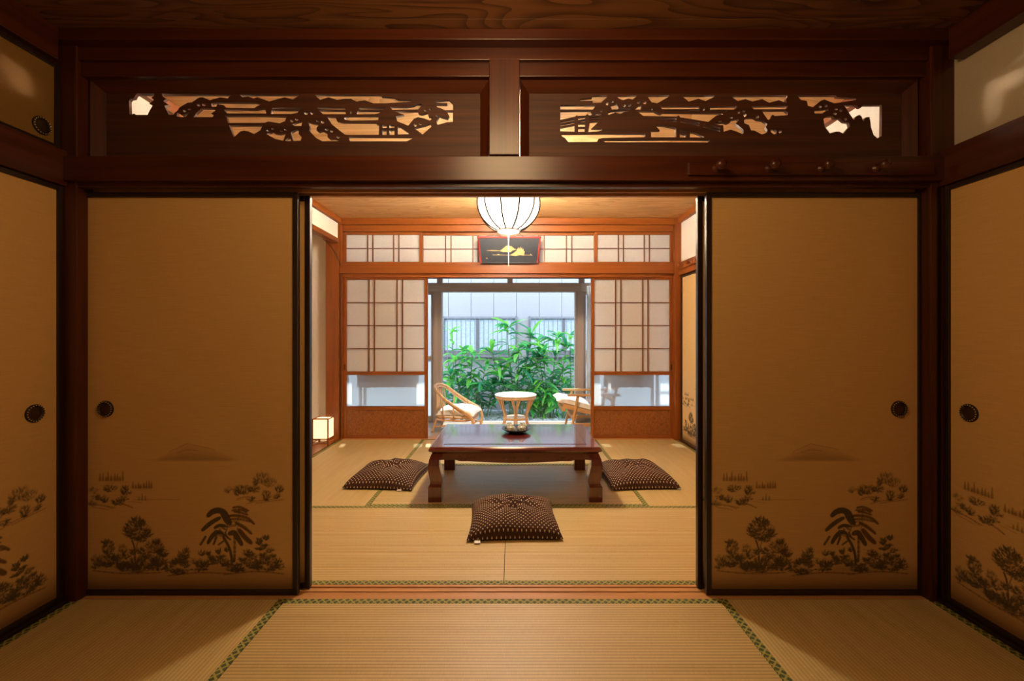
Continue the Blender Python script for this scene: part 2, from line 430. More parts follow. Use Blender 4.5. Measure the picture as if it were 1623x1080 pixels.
# ---------------------------------------------------------------- carved transoms
ZA, ZB_, ZCc, ZD, ZE, ZF_ = 200, 370, 545, 882, 1055, 1225
def pts(off, L): return [(off+x/9.017, 140+y/9.017) for x, y in L]
def dot(off, cx, cy, rx, ry): return [(off+(cx+rx*math.cos(a*PI/4+.3)*(1+.12*((a*7) % 3-1)))/9.017, 140+(cy+ry*math.sin(a*PI/4+.3))/9.017) for a in range(8)]
HL = []; HR_ = []
for off, L in (
 (ZA, [(40,180),(60,152),(110,145),(130,105),(155,78),(395,78),(402,100),(360,135),(395,165),(330,220),(378,250),(340,310),(305,380),(140,380),(110,362),(75,378),(45,372)]),
 (ZA, [(510,78),(1495,92),(1450,145),(1345,128),(1195,170),(1095,128),(1040,132),(940,200),(880,205),(800,250),(755,280),(738,315),(700,345),(675,376),(605,378),(545,250),(608,238),(528,182),(575,152),(522,120)]),
 (ZA, [(722,352),(750,345),(790,385),(840,362),(905,345),(860,400),(800,412),(725,402)]),
 (ZA, [(1075,285),(1262,292),(1275,320),(1210,360),(1255,380),(1235,412),(965,412),(1005,350)]),
 (ZB_, [(-318,214),(-230,200),(310,204),(410,225),(335,258),(300,283),(-110,278),(-135,242),(-228,226),(-245,262),(-310,266)]),
 (ZB_, [(-130,300),(310,302),(450,284),(470,362),(-95,358),(-125,322)]),
 (ZB_, [(-120,395),(450,392),(760,405),(735,470),(660,500),(600,490),(500,475),(450,492),(-80,495),(-95,420)]),
 (ZB_, [(-63,530),(415,530),(385,600),(295,655),(220,618),(150,605),(95,620),(45,665),(4,700)]),
 (ZB_, [(95,92),(935,90),(930,110),(845,160),(730,128),(650,150),(510,188),(420,155),(340,128),(290,145),(210,118),(120,128)]),
 (ZB_, [(1170,92),(2108,92),(2112,115),(2290,130),(2350,160),(2545,165),(2540,190),(2410,200),(2160,215),(2000,215),(1880,172),(1800,180),(1762,190),(1680,150),(1590,150),(1480,165),(1360,128),(1240,165),(1190,125)]),
 (ZB_, [(555,275),(975,272),(955,294),(560,294)]), (ZB_, [(545,306),(945,306),(915,350),(830,368),(535,368)]),
 (ZB_, [(1185,274),(1580,272),(1600,300),(1215,298)]), (ZB_, [(1222,315),(1600,318),(1605,370),(1280,372)]),
 (ZB_, [(835,515),(900,487),(985,460),(970,540),(880,540)]), (ZB_, [(470,655),(550,622),(590,645),(660,655),(755,632),(710,750),(600,725)]),
 (ZB_, [(740,745),(785,705),(820,720),(822,755),(750,755)]), (ZB_, [(820,630),(890,590),(940,600),(930,650),(975,700),(960,750),(850,755)]),
 (ZB_, [(1065,480),(1120,500),(1230,520),(1190,560),(1185,600),(1215,625),(1270,608),(1345,650),(1345,700),(1380,728),(1440,725),(1500,738),(1565,755),(1270,758),(1180,710),(1085,610),(1090,545)]),
 (ZB_, [(1340,405),(1460,410),(1480,470),(1560,487),(2030,490),(2045,512),(2083,520),(2078,665),(1640,668),(1590,660),(1500,590),(1400,510)]),
 (ZCc, [(0,428),(60,395),(500,395),(490,455),(100,462),(20,450)]),
 (ZCc, [(225,272),(540,276),(605,264),(590,288),(560,300),(215,301)]), (ZCc, [(200,320),(550,320),(500,355),(440,370),(180,372)]),
 (ZCc, [(95,315),(115,330),(110,366),(88,366)]),
 (ZCc, [(660,268),(900,264),(1000,250),(1030,228),(1120,225),(1095,265),(1060,302),(690,304)]),
 (ZCc, [(715,327),(1052,325),(1065,362),(1110,374),(1200,348),(1210,405),(1270,425),(1230,462),(1150,432),(1060,412),(1000,436),(920,535),(760,470),(745,402),(860,380),(780,350)]),
 (ZCc, [(550,525),(612,525),(612,565),(550,570)]), (ZCc, [(652,525),(722,525),(722,565),(652,570)]), (ZCc, [(550,600),(612,595),(612,668),(550,668)]), (ZCc, [(652,600),(722,592),(722,668),(652,668)]),
 (ZCc, [(770,550),(800,550),(955,655),(770,662)]), (ZCc, [(70,692),(990,697),(985,715),(900,758),(80,758)]),
 (ZCc, [(1005,575),(1060,555),(1160,532),(1235,502),(1250,550),(1125,660),(1060,610)]),
 (ZCc, [(1310,180),(1500,165),(1560,220),(1560,312),(1450,314),(1390,288),(1330,268),(1320,234),(1475,234),(1475,212),(1310,205)]),
 (ZCc, [(1455,328),(1558,328),(1558,480),(1480,485),(1340,522),(1322,480),(1362,402),(1480,437),(1507,400),(1482,352)])): HL.append(pts(off, L))
for d in ((ZA,835,325,24,22),(ZA,905,303,28,12),(ZA,1035,240,28,20),(ZA,1110,237,28,18),(ZB_,1040,358,30,20),(ZB_,1120,355,26,22),(ZB_,835,466,24,22),(ZB_,905,445,28,18),(ZB_,495,603,25,16),(ZB_,560,580,24,14),(ZB_,685,608,24,16),(ZB_,750,590,26,14),(ZB_,1205,465,25,14),(ZB_,1275,485,25,22),(ZB_,1335,588,30,16),(ZB_,1405,612,24,18),(ZB_,1495,700,25,18),(ZCc,1022,526,20,22),(ZCc,1095,510,24,14),(ZCc,1165,315,22,16),(ZCc,1240,300,22,14),(ZCc,1335,393,24,14)): HL.append(dot(*d))
for off, L in (
 (ZD, [(330,155),(510,135),(520,105),(730,100),(720,130),(650,190),(640,205),(520,210),(515,180),(335,180)]),
 (ZD, [(55,240),(550,240),(555,260),(520,303),(55,303)]), (ZD, [(55,320),(500,320),(490,355),(520,375),(590,348),(640,370),(640,384),(460,385),(440,368),(415,390),(310,395),(290,385),(265,405),(55,452)]),
 (ZD, [(55,474),(262,434),(262,460),(55,498)]), (ZD, [(55,517),(262,477),(262,503),(55,542)]), (ZD, [(55,562),(262,522),(262,620),(55,615)]),
 (ZD, [(310,417),(412,407),(412,433),(310,453)]), (ZD, [(310,472),(412,450),(412,480),(310,488)]), (ZD, [(310,505),(412,500),(412,550),(310,550)]), (ZD, [(310,568),(408,568),(408,620),(310,622)]),
 (ZD, [(465,412),(645,402),(645,415),(465,430)]), (ZD, [(465,447),(640,432),(638,445),(470,462)]), (ZD, [(480,478),(615,470),(500,575),(640,580),(655,600),(600,615),(455,625)]),
 (ZD, [(60,650),(700,645),(1265,650),(1270,690),(1240,700),(660,710),(600,725),(580,765),(170,768),(120,710),(80,690)]),
 (ZD, [(660,752),(720,737),(1700,732),(2180,737),(2190,750),(2160,775),(700,770)]),
 (ZD, [(840,105),(1145,100),(1140,120),(1085,160),(1030,145),(950,170),(900,150)]), (ZD, [(1290,105),(1610,100),(1595,125),(1440,215),(1360,200)]),
 (ZD, [(760,247),(860,222),(880,262),(890,287),(1050,292),(1050,303),(790,303),(785,280)]), (ZD, [(720,352),(790,322),(1050,324),(980,335),(910,365),(840,345),(750,380)]),
 (ZD, [(1120,300),(1180,247),(1218,242),(1208,290),(1215,303),(1125,303)]),
 (ZD, [(1130,326),(1400,326),(1440,352),(1490,367),(1530,347),(2330,355),(2380,372),(2290,385),(2170,480),(1770,415),(1745,385),(1720,405),(1240,395),(1180,347)]),
 (ZD, [(1480,255),(2030,255),(2045,298),(1510,298)]), (ZD, [(1550,316),(2040,314),(2040,327),(1550,328)]),
 (ZE, [(-275,418),(155,425),(155,447),(-275,432)]), (ZE, [(-95,456),(155,462),(155,480),(-80,469)]),
 (ZE, [(212,437),(485,490),(485,510),(212,454)]), (ZE, [(212,472),(485,522),(485,542),(212,490)]), (ZE, [(545,502),(780,562),(780,585),(545,522)]), (ZE, [(540,547),(775,600),(775,620),(535,562)]),
 (ZE, [(-155,525),(0,540),(150,570),(150,700),(-208,700),(-208,640),(-230,605),(-80,605)]),
 (ZE, [(205,592),(295,620),(295,634),(205,617)]), (ZE, [(203,637),(295,662),(295,702),(203,702)]), (ZE, [(350,632),(420,635),(550,695),(545,705),(345,702)]),
 (ZE, [(228,105),(700,102),(690,125),(570,182),(470,148),(330,190)]),
 (ZE, [(920,108),(1740,100),(1740,125),(1720,160),(1735,215),(1620,170),(1480,205),(1380,155),(1240,188),(1140,155),(1030,182)]),
 (ZE, [(635,258),(1010,255),(1005,290),(970,304),(635,303)]), (ZE, [(630,315),(890,315),(880,327),(630,327)]), (ZE, [(545,268),(560,285),(556,318),(535,322),(540,295)]),
 (ZE, [(1220,255),(1750,250),(1725,299),(1260,300)]), (ZE, [(1370,318),(1710,315),(1745,345),(1745,385),(1560,395),(1530,375),(1515,420),(1465,455),(1420,390)]),
 (ZE, [(690,512),(740,500),(830,490),(880,505),(920,492),(930,462),(1030,437),(1045,460),(1000,500),(1110,590),(1115,640),(1095,655),(1020,620),(930,590),(830,620),(826,527),(780,527)]),
 (ZE, [(1120,450),(1170,424),(1260,420),(1310,447),(1390,460),(1455,510),(1430,560),(1455,590),(1450,635),(1375,660),(1270,605),(1220,600),(1190,525),(1125,500)]),
 (ZE, [(1500,590),(1560,585),(1590,610),(1580,660),(1540,655),(1505,625)]),
 (ZF_, [(345,105),(905,102),(915,125),(1190,145),(1190,165),(1080,185),(950,205),(880,215),(800,185),(740,160),(690,175),(570,270),(500,250),(485,180),(400,165)]),
 (ZF_, [(590,317),(650,307),(720,302),(780,292),(790,315),(740,335),(710,360),(595,358)]),
 (ZF_, [(722,440),(780,400),(858,398),(880,432),(960,434),(1015,480),(1085,490),(1100,545),(1050,600),(1010,650),(950,620),(900,618),(815,645),(740,545)]),
 (ZF_, [(1020,245),(1200,242),(1230,275),(1260,275),(1290,240),(1560,240),(1555,680),(1495,715),(1440,670),(1400,550),(1395,480),(1380,410),(1330,415),(1295,480),(1265,400),(1235,380),(1190,400),(1160,455),(1100,370)])): HR_.append(pts(off, L))
for d in ((ZD,725,220,22,24),(ZD,795,192,26,14),(ZD,640,322,26,16),(ZD,970,250,20,20),(ZD,1040,245,26,16),(ZD,1175,200,26,20),(ZD,1262,205,28,22),(ZD,1355,304,26,12),(ZE,1047,343,20,18),(ZE,1115,330,24,16),(ZE,1135,385,24,26),(ZE,1310,412,26,18),(ZE,935,420,26,14),(ZE,775,475,28,14),(ZF_,105,622,26,22),(ZF_,672,266,24,18),(ZF_,758,252,26,20),(ZF_,905,301,26,14),(ZF_,972,318,22,24),(ZF_,888,363,28,22),(ZF_,1037,443,24,20)): HR_.append(dot(*d))
YR = 1.930
def carved(name, x0, x1, holes, label, gapside=None):
    z0, z1 = 1.893, 2.236
    root = empty(name, (0, 0, 0), label=label, cat='transom')
    cu = bpy.data.curves.new('panel', 'CURVE'); cu.dimensions = '2D'; cu.fill_mode = 'BOTH'; cu.extrude = .007
    def spl(P):
        sp = cu.splines.new('POLY'); sp.points.add(len(P)-1)
        for q, (a, b) in zip(sp.points, P): q.co = (a, b, 0, 1)
        sp.use_cyclic_u = True
    spl([(x0+.02, z0+.01), (x1-.02, z0+.01), (x1-.02, z1-.01), (x0+.02, z1-.01)])
    for h in holes: spl([loc_of(px, py, YR-.007) for px, py in h])
    ob = bpy.data.objects.new('tmp', cu)
    me = bpy.data.meshes.new_from_object(ob); bpy.data.objects.remove(ob)
    me.transform(Matrix.Rotation(R(90), 4, 'X')); me.transform(Matrix.Translation((0, YR, 0)))
    me.materials.clear(); me.materials.append(WD['x'])
    me.materials[0] = WMAT
    po = bpy.data.objects.new('carved_panel', me); COL.objects.link(po); po.parent = root
    # bevelled frame: mitred sloping mouldings
    t = .040
    c = [(x0, z0), (x1, z0), (x1, z1), (x0, z1)]; ci = [(x0+t, z0+.014), (x1-t, z0+.014), (x1-t, z1-t), (x0+t, z1-t)]
    nm = ['rail', 'stile', 'rail', 'stile']
    for i in range(4):
        a, b = c[i], c[(i+1) % 4]; d, e = ci[(i+1) % 4], ci[i]
        f, k = 1.888, 1.921
        m = MB(); m.v = [(a[0], f, a[1]), (b[0], f, b[1]), (d[0], k, d[1]), (e[0], k, e[1]), (a[0], 1.945, a[1]), (b[0], 1.945, b[1]), (d[0], 1.945, d[1]), (e[0], 1.945, e[1])]
        m.f = [(0, 1, 2, 3), (7, 6, 5, 4), (0, 4, 5, 1), (1, 5, 6, 2), (2, 6, 7, 3), (3, 7, 4, 0)]
        m.build(nm[i], WD['x' if i % 2 == 0 else 'z'], root)
    return root
carved('carved_transom', -1.80, -.070, HL, 'left carved openwork transom with pagodas, pine trees and a pavilion')
carved('carved_transom', .0655, 1.79, HR_, 'right carved openwork transom with arched bridges, thatched roof and pine trees')

# peg rails
def peg_rail(name, label, length, n, mat, pegs=None):
    root = empty(name, label=label, cat='peg rail')
    MB().box(0, length, -.014, 0, -.026, .026).build('board', mat['x'], root, .004)
    for i in range(n):
        x = pegs[i] if pegs else length*(i+.5)/n
        MB().lathe([(.018, 0), (.018, .004), (.009, .006), (.008, .022), (.017, .032), (.021, .043), (.018, .054), (.009, .060), (.0, .061)], 16, (x, -.014, 0), 'y', caps=False).build('peg', mat['z'], root, smooth=True)
    return root
pr = peg_rail('peg_rail', 'dark peg rail with four turned pegs under the bridge transom', 1.02, 4, WD, [.115, .333, .551, .778])
pr.location = (.762, 1.818, 1.820)

# ================================================================ sliding landscape doors
PW, PH = .94, 1.745      # panel size
U, V0, V1 = 338, 690, 937
def paint():
    K = 1.35
    W_, H_ = int(U*K), int((V1-V0)*K)
    ink = np.zeros((H_, W_)); wash = np.zeros((H_, W_))
    yy, xx = np.mgrid[0:H_, 0:W_]; xx = xx/K; yy = V0+yy/K
    rng = random.Random(3)
    def seg(arr, x0, y0, x1, y1, r0, r1, d):
        bx0, bx1 = min(x0, x1)-4, max(x0, x1)+4; by0, by1 = min(y0, y1)-4, max(y0, y1)+4
        pad = max(r0, r1)
        i0, i1 = max(0, int((by0-pad-V0)*K)), min(H_, int((by1+pad-V0)*K)+1); j0, j1 = max(0, int((bx0-pad)*K)), min(W_, int((bx1+pad)*K)+1)
        if i1 <= i0 or j1 <= j0: return
        X = xx[i0:i1, j0:j1]; Y = yy[i0:i1, j0:j1]
        dx, dy = x1-x0, y1-y0; L2 = dx*dx+dy*dy+1e-6
        t = np.clip(((X-x0)*dx+(Y-y0)*dy)/L2, 0, 1)
        dist = np.hypot(X-x0-t*dx, Y-y0-t*dy); rr = r0+(r1-r0)*t
        a = d*np.clip((rr-dist)/.9+.5, 0, 1)
        arr[i0:i1, j0:j1] = 1-(1-arr[i0:i1, j0:j1])*(1-a)
    def soft(arr, cx, cy, rx, ry, d):
        q = ((xx-cx)/rx)**2+((yy-cy)/ry)**2
        a = d*np.exp(-q*1.6); arr[:] = 1-(1-arr)*(1-a)
    def cluster(cx, cy, rx, ry, d=.7, n=None, arr=None, L=4.6):
        arr = ink if arr is None else arr
        cx -= 1137; n = int((n or int(rx*ry*.42)+10)*1.3)
        soft(arr, cx, cy+ry*.2, rx*.8, ry*.8, d*.28)
        for _ in range(n):
            a = rng.uniform(0, 2*PI); q = math.sqrt(rng.random())
            x, y = cx+rx*q*math.cos(a), cy+ry*q*math.sin(a)
            th = math.atan2(y-cy-ry*.8, (x-cx))+rng.uniform(-.5, .5); l = L*rng.uniform(.5, 1.1)
            seg(arr, x-math.cos(th)*l*.5, y-math.sin(th)*l*.5, x+math.cos(th)*l*.5, y+math.sin(th)*l*.5, 1.1, .35, d*rng.uniform(.45, 1))
    def stroke(P, wd, d, arr=None, taper=True):
        arr = ink if arr is None else arr
        P = [(p[0]-1137, p[1]) for p in P]
        for _ in range(2 if len(P) > 2 else 0):   # round the corners of the brush path
            Q = [P[0]]
            for a_, b_ in zip(P[:-1], P[1:]): Q += [(.75*a_[0]+.25*b_[0], .75*a_[1]+.25*b_[1]), (.25*a_[0]+.75*b_[0], .25*a_[1]+.75*b_[1])]
            P = Q+[P[-1]]
        N = len(P)-1
        for i in range(N):
            f0 = math.sin(PI*(.12+.76*i/N))**.5 if taper else 1; f1 = math.sin(PI*(.12+.76*(i+1)/N))**.5 if taper else 1
            seg(arr, *P[i], *P[i+1], wd*.5*f0, wd*.5*f1, d)
    # far mountain
    base = 728; mx = xx+1137
    prof = np.interp(mx, [1240, 1262, 1285, 1297, 1308, 1325, 1345, 1368, 1392], [730, 722, 711, 704, 703, 708, 714, 722, 730])
    kx = np.exp(-(np.arange(-18, 19)/9.0)**2); kx /= kx.sum()
    prof = np.convolve(np.pad(prof[0], 18, mode='edge'), kx, 'valid')[None, :].repeat(H_, 0)
    ins = (yy > prof) & (yy < 731)
    a = np.where(ins, .13+.50*np.clip((yy-prof)/np.maximum(731-prof, 1), 0, 1)**1.6, 0)*np.clip((yy-prof)/2, 0, 1)*np.clip((732-yy)/5, 0, 1)
    a *= np.clip((mx-1238)/20, 0, 1)*np.clip((1392-mx)/30, 0, 1)
    wash[:] = np.maximum(wash, a)
    for P in ([(1272, 716), (1290, 708), (1300, 703)], [(1300, 703), (1330, 709), (1345, 713)], [(1285, 717), (1300, 712), (1318, 714)]): stroke(P, 1.6, .3, wash)
    # spires on the far shore
    for cx, cy, n, wv in ((1180, 759, 9, 20), (1229, 771, 8, 17)):
        soft(wash, cx-1137, cy, wv, 5, .35)
        for i in range(n):
            x = cx+wv*(2*(i+.5)/n-1)+rng.uniform(-1, 1); h = rng.uniform(3, 14 if cy < 765 else 10)
            seg(wash, x-1137, cy+1, x-1137, cy-h, 1.9, .6, .62)
    for i, h in enumerate((5, 9, 6)): seg(ink, 1224+i*5-1137, 791, 1224+i*5-1137, 791-h, 1.7, .5, .55)
    stroke([(1215, 791), (1250, 791), (1290, 791)], 1.2, .35, wash)
    stroke([(1208, 794), (1228, 796)], 1.6, .4, wash)
    # left isle
    for c in ((1178, 773, 12, 6, .6), (1203, 777, 10, 8, .68), (1157, 787, 9, 5, .6), (1169, 790, 8, 6, .6), (1190, 794, 11, 6, .75), (1152, 776, 9, 6, .25), (1200, 789, 8, 4, .45), (1149, 797, 9, 5, .35)): cluster(*c)
    for P in ([(1138, 798), (1160, 799), (1186, 804)], [(1195, 797), (1205, 800), (1214, 804)], [(1172, 802), (1182, 806)], [(1150, 803), (1175, 807)]): stroke(P, 2.2, .45, wash)
    # right isle
    for c in ((1420, 757, 14, 10, .35), (1411, 762, 6, 7, .5), (1432, 764, 12, 8, .35), (1390, 775, 12, 8, .6), (1366, 775, 7, 6, .3), (1407, 774, 11, 7, .62), (1381, 781, 8, 4, .5), (1427, 784, 7, 9, .72), (1448, 774, 7, 6, .7), (1444, 785, 7, 5, .5), (1403, 790, 8, 4, .5), (1378, 774, 6, 5, .4)): cluster(*c)
    for P in ([(1380, 790), (1395, 786), (1410, 789)], [(1395, 798), (1412, 793), (1440, 790)], [(1410, 797), (1435, 793), (1455, 791)], [(1378, 792), (1390, 790)]): stroke(P, 1.8, .4, wash)
    # foreground thicket
    rb = random.Random(9)
    for bx in range(1162, 1452, 11):
        if 1300 < bx < 1312: continue
        cluster(bx, 893+rb.uniform(-6, 6), 10, 5.5, rb.uniform(.45, .75))
        if rb.random() < .55: cluster(bx, 881+rb.uniform(-4, 4), 8, 6, rb.uniform(.35, .6))
    for P in ([(1150, 903), (1200, 908), (1260, 906)], [(1270, 911), (1320, 905), (1370, 908)], [(1360, 909), (1410, 903), (1455, 908)]): stroke(P, 3, .5, wash)
    # foreground left
    soft(wash, 1215-1137, 897, 80, 10, .30); soft(wash, 1380-1137, 900, 90, 12, .35)
    for c in ((1221, 838, 22, 17, .85, 150), (1221, 826, 12, 9, .8), (1207, 842, 10, 8, .7), (1237, 844, 10, 7, .75), (1226, 853, 11, 5, .75)): cluster(*c)
    stroke([(1213, 856), (1217, 866), (1218, 890)], 2.6, .8, taper=False); stroke([(1222, 858), (1219, 868)], 1.6, .7, taper=False)
    for c in ((1175, 866, 11, 12, .68), (1170, 858, 7, 4, .65), (1180, 880, 9, 5, .65), (1173, 891, 8, 3, .7), (1189, 884, 8, 5, .7), (1156, 886, 9, 9, .38), (1154, 897, 8, 3, .4), (1198, 869, 8, 8, .5), (1203, 880, 8, 5, .6), (1199, 895, 15, 7, .85), (1220, 890, 14, 9, .85), (1217, 900, 26, 6, .7), (1214, 873, 7, 5, .7), (1227, 871, 8, 6, .7), (1233, 880, 8, 6, .7), (1248, 887, 9, 6, .7), (1253, 896, 17, 7, .88), (1286, 905, 14, 5, .85), (1284, 903, 20, 4, .5)): cluster(*c)
    for c in ((1248, 866, 16, 11, .42), (1262, 874, 10, 7, .42), (1252, 857, 8, 5, .4)): cluster(*c); cluster(*c[:4], .4, arr=wash)
    for c in ((1296, 878, 11, 8, .66), (1290, 887, 13, 5, .6), (1297, 893, 9, 6, .7), (1278, 889, 8, 4, .6), (1300, 870, 5, 4, .6)): cluster(*c)
    # foreground right from detail coordinates
    Z = lambda L: [(1300+x/7.2, 790+y/7.2) for x, y in L]
    for L, wd in (([(530,100),(610,85),(710,135)], 20), ([(545,145),(610,150),(700,180)], 20), ([(480,195),(560,185),(700,210),(775,285)], 26), ([(560,270),(650,310),(745,395)], 28), ([(600,350),(660,430),(740,500)], 44), ([(480,310),(560,300)], 34)):
        stroke(Z(L), wd/7.2*1.4, .55, wash); stroke(Z(L), wd/7.2, .14)
    stroke(Z([(600,100),(600,200),(560,300)]), 2, .4)
    for L, wd in (([(245,190),(290,145),(360,125),(430,150),(460,200),(500,280)], 46), ([(180,355),(240,300),(310,250),(380,215)], 34), ([(320,330),(380,295),(450,310)], 26), ([(245,500),(290,420),(350,370),(410,390)], 34), ([(160,515),(215,430)], 32), ([(310,515),(340,420)], 26), ([(365,520),(420,480)], 22), ([(490,395),(540,375),(580,430),(630,515)], 42), ([(420,400),(500,460)], 24)):
        stroke(Z(L), wd/7.2*1.45, .9)
    stroke(Z([(425,440),(480,530),(510,620),(520,720)]), 4.4, .8, taper=False); stroke(Z([(552,400),(550,640),(545,710)]), 4.2, .6, taper=False)
    stroke(Z([(380,340),(425,440)]), 2.4, .75, taper=False); stroke(Z([(420,440),(480,300),(440,180)]), 2.0, .7, taper=False); stroke(Z([(430,430),(330,400)]), 1.8, .7, taper=False); stroke(Z([(560,430),(600,250)]), 2.0, .45, taper=False)
    for L, wd in (([(400,170),(440,240),(470,280)], 30), ([(330,360),(300,440)], 26), ([(380,300),(440,345)], 24), ([(440,380),(470,440)], 24), ([(255,290),(235,320)], 30), ([(345,440),(315,500)], 24), ([(560,400),(600,470)], 30)): stroke(Z(L), wd/7.2*1.3, .85)
    for L, wd in (([(520,130),(640,120),(690,150)], 26), ([(500,230),(600,225),(740,260)], 24), ([(600,300),(700,360)], 28), ([(640,380),(700,460)], 36), ([(480,270),(560,250)], 26)): stroke(Z(L), wd/7.2*1.2, .5, wash); stroke(Z(L), wd/7.2, .10)
    for x, y, rx, ry, d in ((170,610,45,32,.8),(250,620,30,28,.8),(370,595,40,36,.82),(400,655,60,24,.82),(460,580,32,26,.75),(180,750,80,38,.8),(140,800,100,18,.8),(450,742,55,28,.85),(590,800,90,30,.9),(560,740,80,20,.7),(640,680,60,20,.7),(700,612,72,38,.75),(830,480,45,45,.82),(915,442,46,30,.82),(905,522,60,16,.8),(840,560,60,22,.85),(950,585,60,28,.55),(880,635,50,26,.7),(985,640,40,20,.5),(810,750,80,58,.85),(1040,720,60,46,.7),(940,800,75,18,.75),(1000,770,50,20,.6)):
        cluster(1300+x/7.2, 790+y/7.2, rx/7.2, ry/7.2, d, int(rx*ry/52*.5)+8)
    # ground wash at the foot
    wash[:] = 1-(1-wash)*(1-.85*np.clip((yy-894)/34, 0, 1)**1.1)
    n = np.random.RandomState(2).rand(H_, W_)
    ink[:] = np.clip(ink*(.78+.3*n), 0, .96); wash[:] = np.clip(wash, 0, .9)
    return ink, wash
INK, WASH = paint()
def painted_mesh():
    fr = .022
    Hn, Wn = INK.shape
    x0, x1 = fr*.5, PW-fr*.5; zt = PH-fr*.5; zb = fr*.5
    zmid = zb+(PH)*(V1-V0)/(940-305)
    xs = np.linspace(x0, x1, Wn); zs = np.linspace(zmid, zb, Hn)
    X, Z_ = np.meshgrid(xs, zs)
    V = np.stack([X.ravel(), np.full(X.size, -.004), Z_.ravel()], 1)
    V = np.vstack([V, [[x0, -.004, zt], [x1, -.004, zt]]])
    idx = np.arange(Hn*Wn).reshape(Hn, Wn)
    Q = np.stack([idx[1:, :-1].ravel(), idx[1:, 1:].ravel(), idx[:-1, 1:].ravel(), idx[:-1, :-1].ravel()], 1)
    n = Hn*Wn
    loops = np.concatenate([Q.ravel(), np.array(list(idx[0, :])+[n+1, n])])
    me = bpy.data.meshes.new('painted_paper')
    me.vertices.add(len(V)); me.vertices.foreach_set('co', V.ravel().astype(np.float32))
    me.loops.add(len(loops)); me.loops.foreach_set('vertex_index', loops.astype(np.int32))
    st = np.concatenate([np.arange(len(Q))*4, [len(Q)*4]]).astype(np.int32)
    me.polygons.add(len(st)); me.polygons.foreach_set('loop_start', st)
    me.update(calc_edges=True); me.validate()
    for nm, arr in (('ink', INK), ('wash', WASH)):
        at = me.attributes.new(nm, 'FLOAT', 'POINT')
        at.data.foreach_set('value', np.concatenate([arr.ravel(), [0, 0]]).astype(np.float32))
    me.materials.append(PAPER_P)
    return me
PMESH = painted_mesh()
def handle(parent, x, z, r=.036):
    h = MB().lathe([(r, 0), (r, .004), (r*.93, .007), (r*.80, .007), (r*.74, .003)], 28, (x, -.004, z), 'y', caps=False).build('handle', METAL_D, parent, smooth=True)
    m = MB()
    for k in range(20):
        a = 2*PI*k/20; m.box(x+r*.87*math.cos(a)-.0016, x+r*.87*math.cos(a)+.0016, -.0125, -.0105, z+r*.87*math.sin(a)-.0016, z+r*.87*math.sin(a)+.0016)
    m.build('stud_ring', GOLD, h)
    MB().lathe([(r*.76, .0005), (r*.70, .0008), (r*.4, .0022), (0.0, .0030)], 24, (x, -.004, z), 'y', caps=False).build('finger_cup', BRONZE, h, smooth=True)
    return h
dn = [0]
def fusuma(loc, rz, hx, label, width=PW, height=PH, painted=True, hz=.805, pale=False):
    dn[0] += 1
    root = empty('door_%d' % dn[0], loc, rz, label, 'sliding door', None, 'structure')
    fr, th = .022, .012
    if painted:
        p = bpy.data.objects.new('painted_paper', PMESH); COL.objects.link(p); p.parent = root
        if pale: p.material_slots[0].link = 'OBJECT'; p.material_slots[0].material = PAPER_LIT
    else:
        MB().box(fr*.5, width-fr*.5, -.004, .004, fr*.5, height-fr*.5).build('paper', PAPER_SHADED, root)
    MB().box(0, fr, -th, th, 0, height).build('stile', BLACK, root, .003)
    MB().box(width-fr, width, -th, th, 0, height).build('stile', BLACK, root, .003)
    MB().box(fr, width-fr, -th, th, 0, fr).build('rail', BLACK, root, .003)
    MB().box(fr, width-fr, -th, th, height-fr, height).build('rail', BLACK, root, .003)
    if painted: MB().box(fr*.5, width-fr*.5, .0, .006, fr*.5, height-fr*.5).build('core', PAPER, root)
    if hx is not None: handle(root, hx, hz)
    return root
fusuma((-1.838, 1.895, 0.003), 0, .103, 'front left painted door with ink trees, round pull at its left side')
fusuma((.872, 1.895, .003), 0, .945-.103-.003, 'front right painted door with ink trees, round pull at its right side')
fusuma((-1.808, 1.945, .003), 0, None, 'rear left door hidden behind the front left painted door, only its lit edge showing')
fusuma((.855, 1.945, .003), 0, None, 'rear right door hidden behind the front right painted door, only its lit edge showing')
# side wall doors of the near room
fusuma((-1.875, 1.838-PW, .012), R(90), PW-.105, 'painted door on the left wall of the near room, beside the corner post')
fusuma((-1.905, 1.838-2*PW+.02, .012), R(90), None, 'painted door on the left wall of the near room, nearer the viewer')
fusuma((1.865, 1.838, .012), R(-90), .095, 'painted door on the right wall of the near room, beside the corner post')
fusuma((1.885, 1.838-PW+.02, .012), R(-90), None, 'painted door on the right wall of the near room, nearer the viewer')
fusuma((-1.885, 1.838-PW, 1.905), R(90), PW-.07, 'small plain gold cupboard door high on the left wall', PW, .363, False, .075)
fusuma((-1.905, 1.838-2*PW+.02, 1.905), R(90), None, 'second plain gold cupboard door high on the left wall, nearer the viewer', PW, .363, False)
# right wall of the far room
fusuma((1.835, 4.62, .012), R(-90), None, 'painted door on the right wall of the far room by the paper screen', pale=True)
fusuma((1.865, 4.62-PW+.02, .012), R(-90), None, 'second painted door on the right wall of the far room', pale=True)
fusuma((1.835, 4.62-2*PW+.04, .012), R(-90), None, 'third painted door on the right wall of the far room', pale=True)

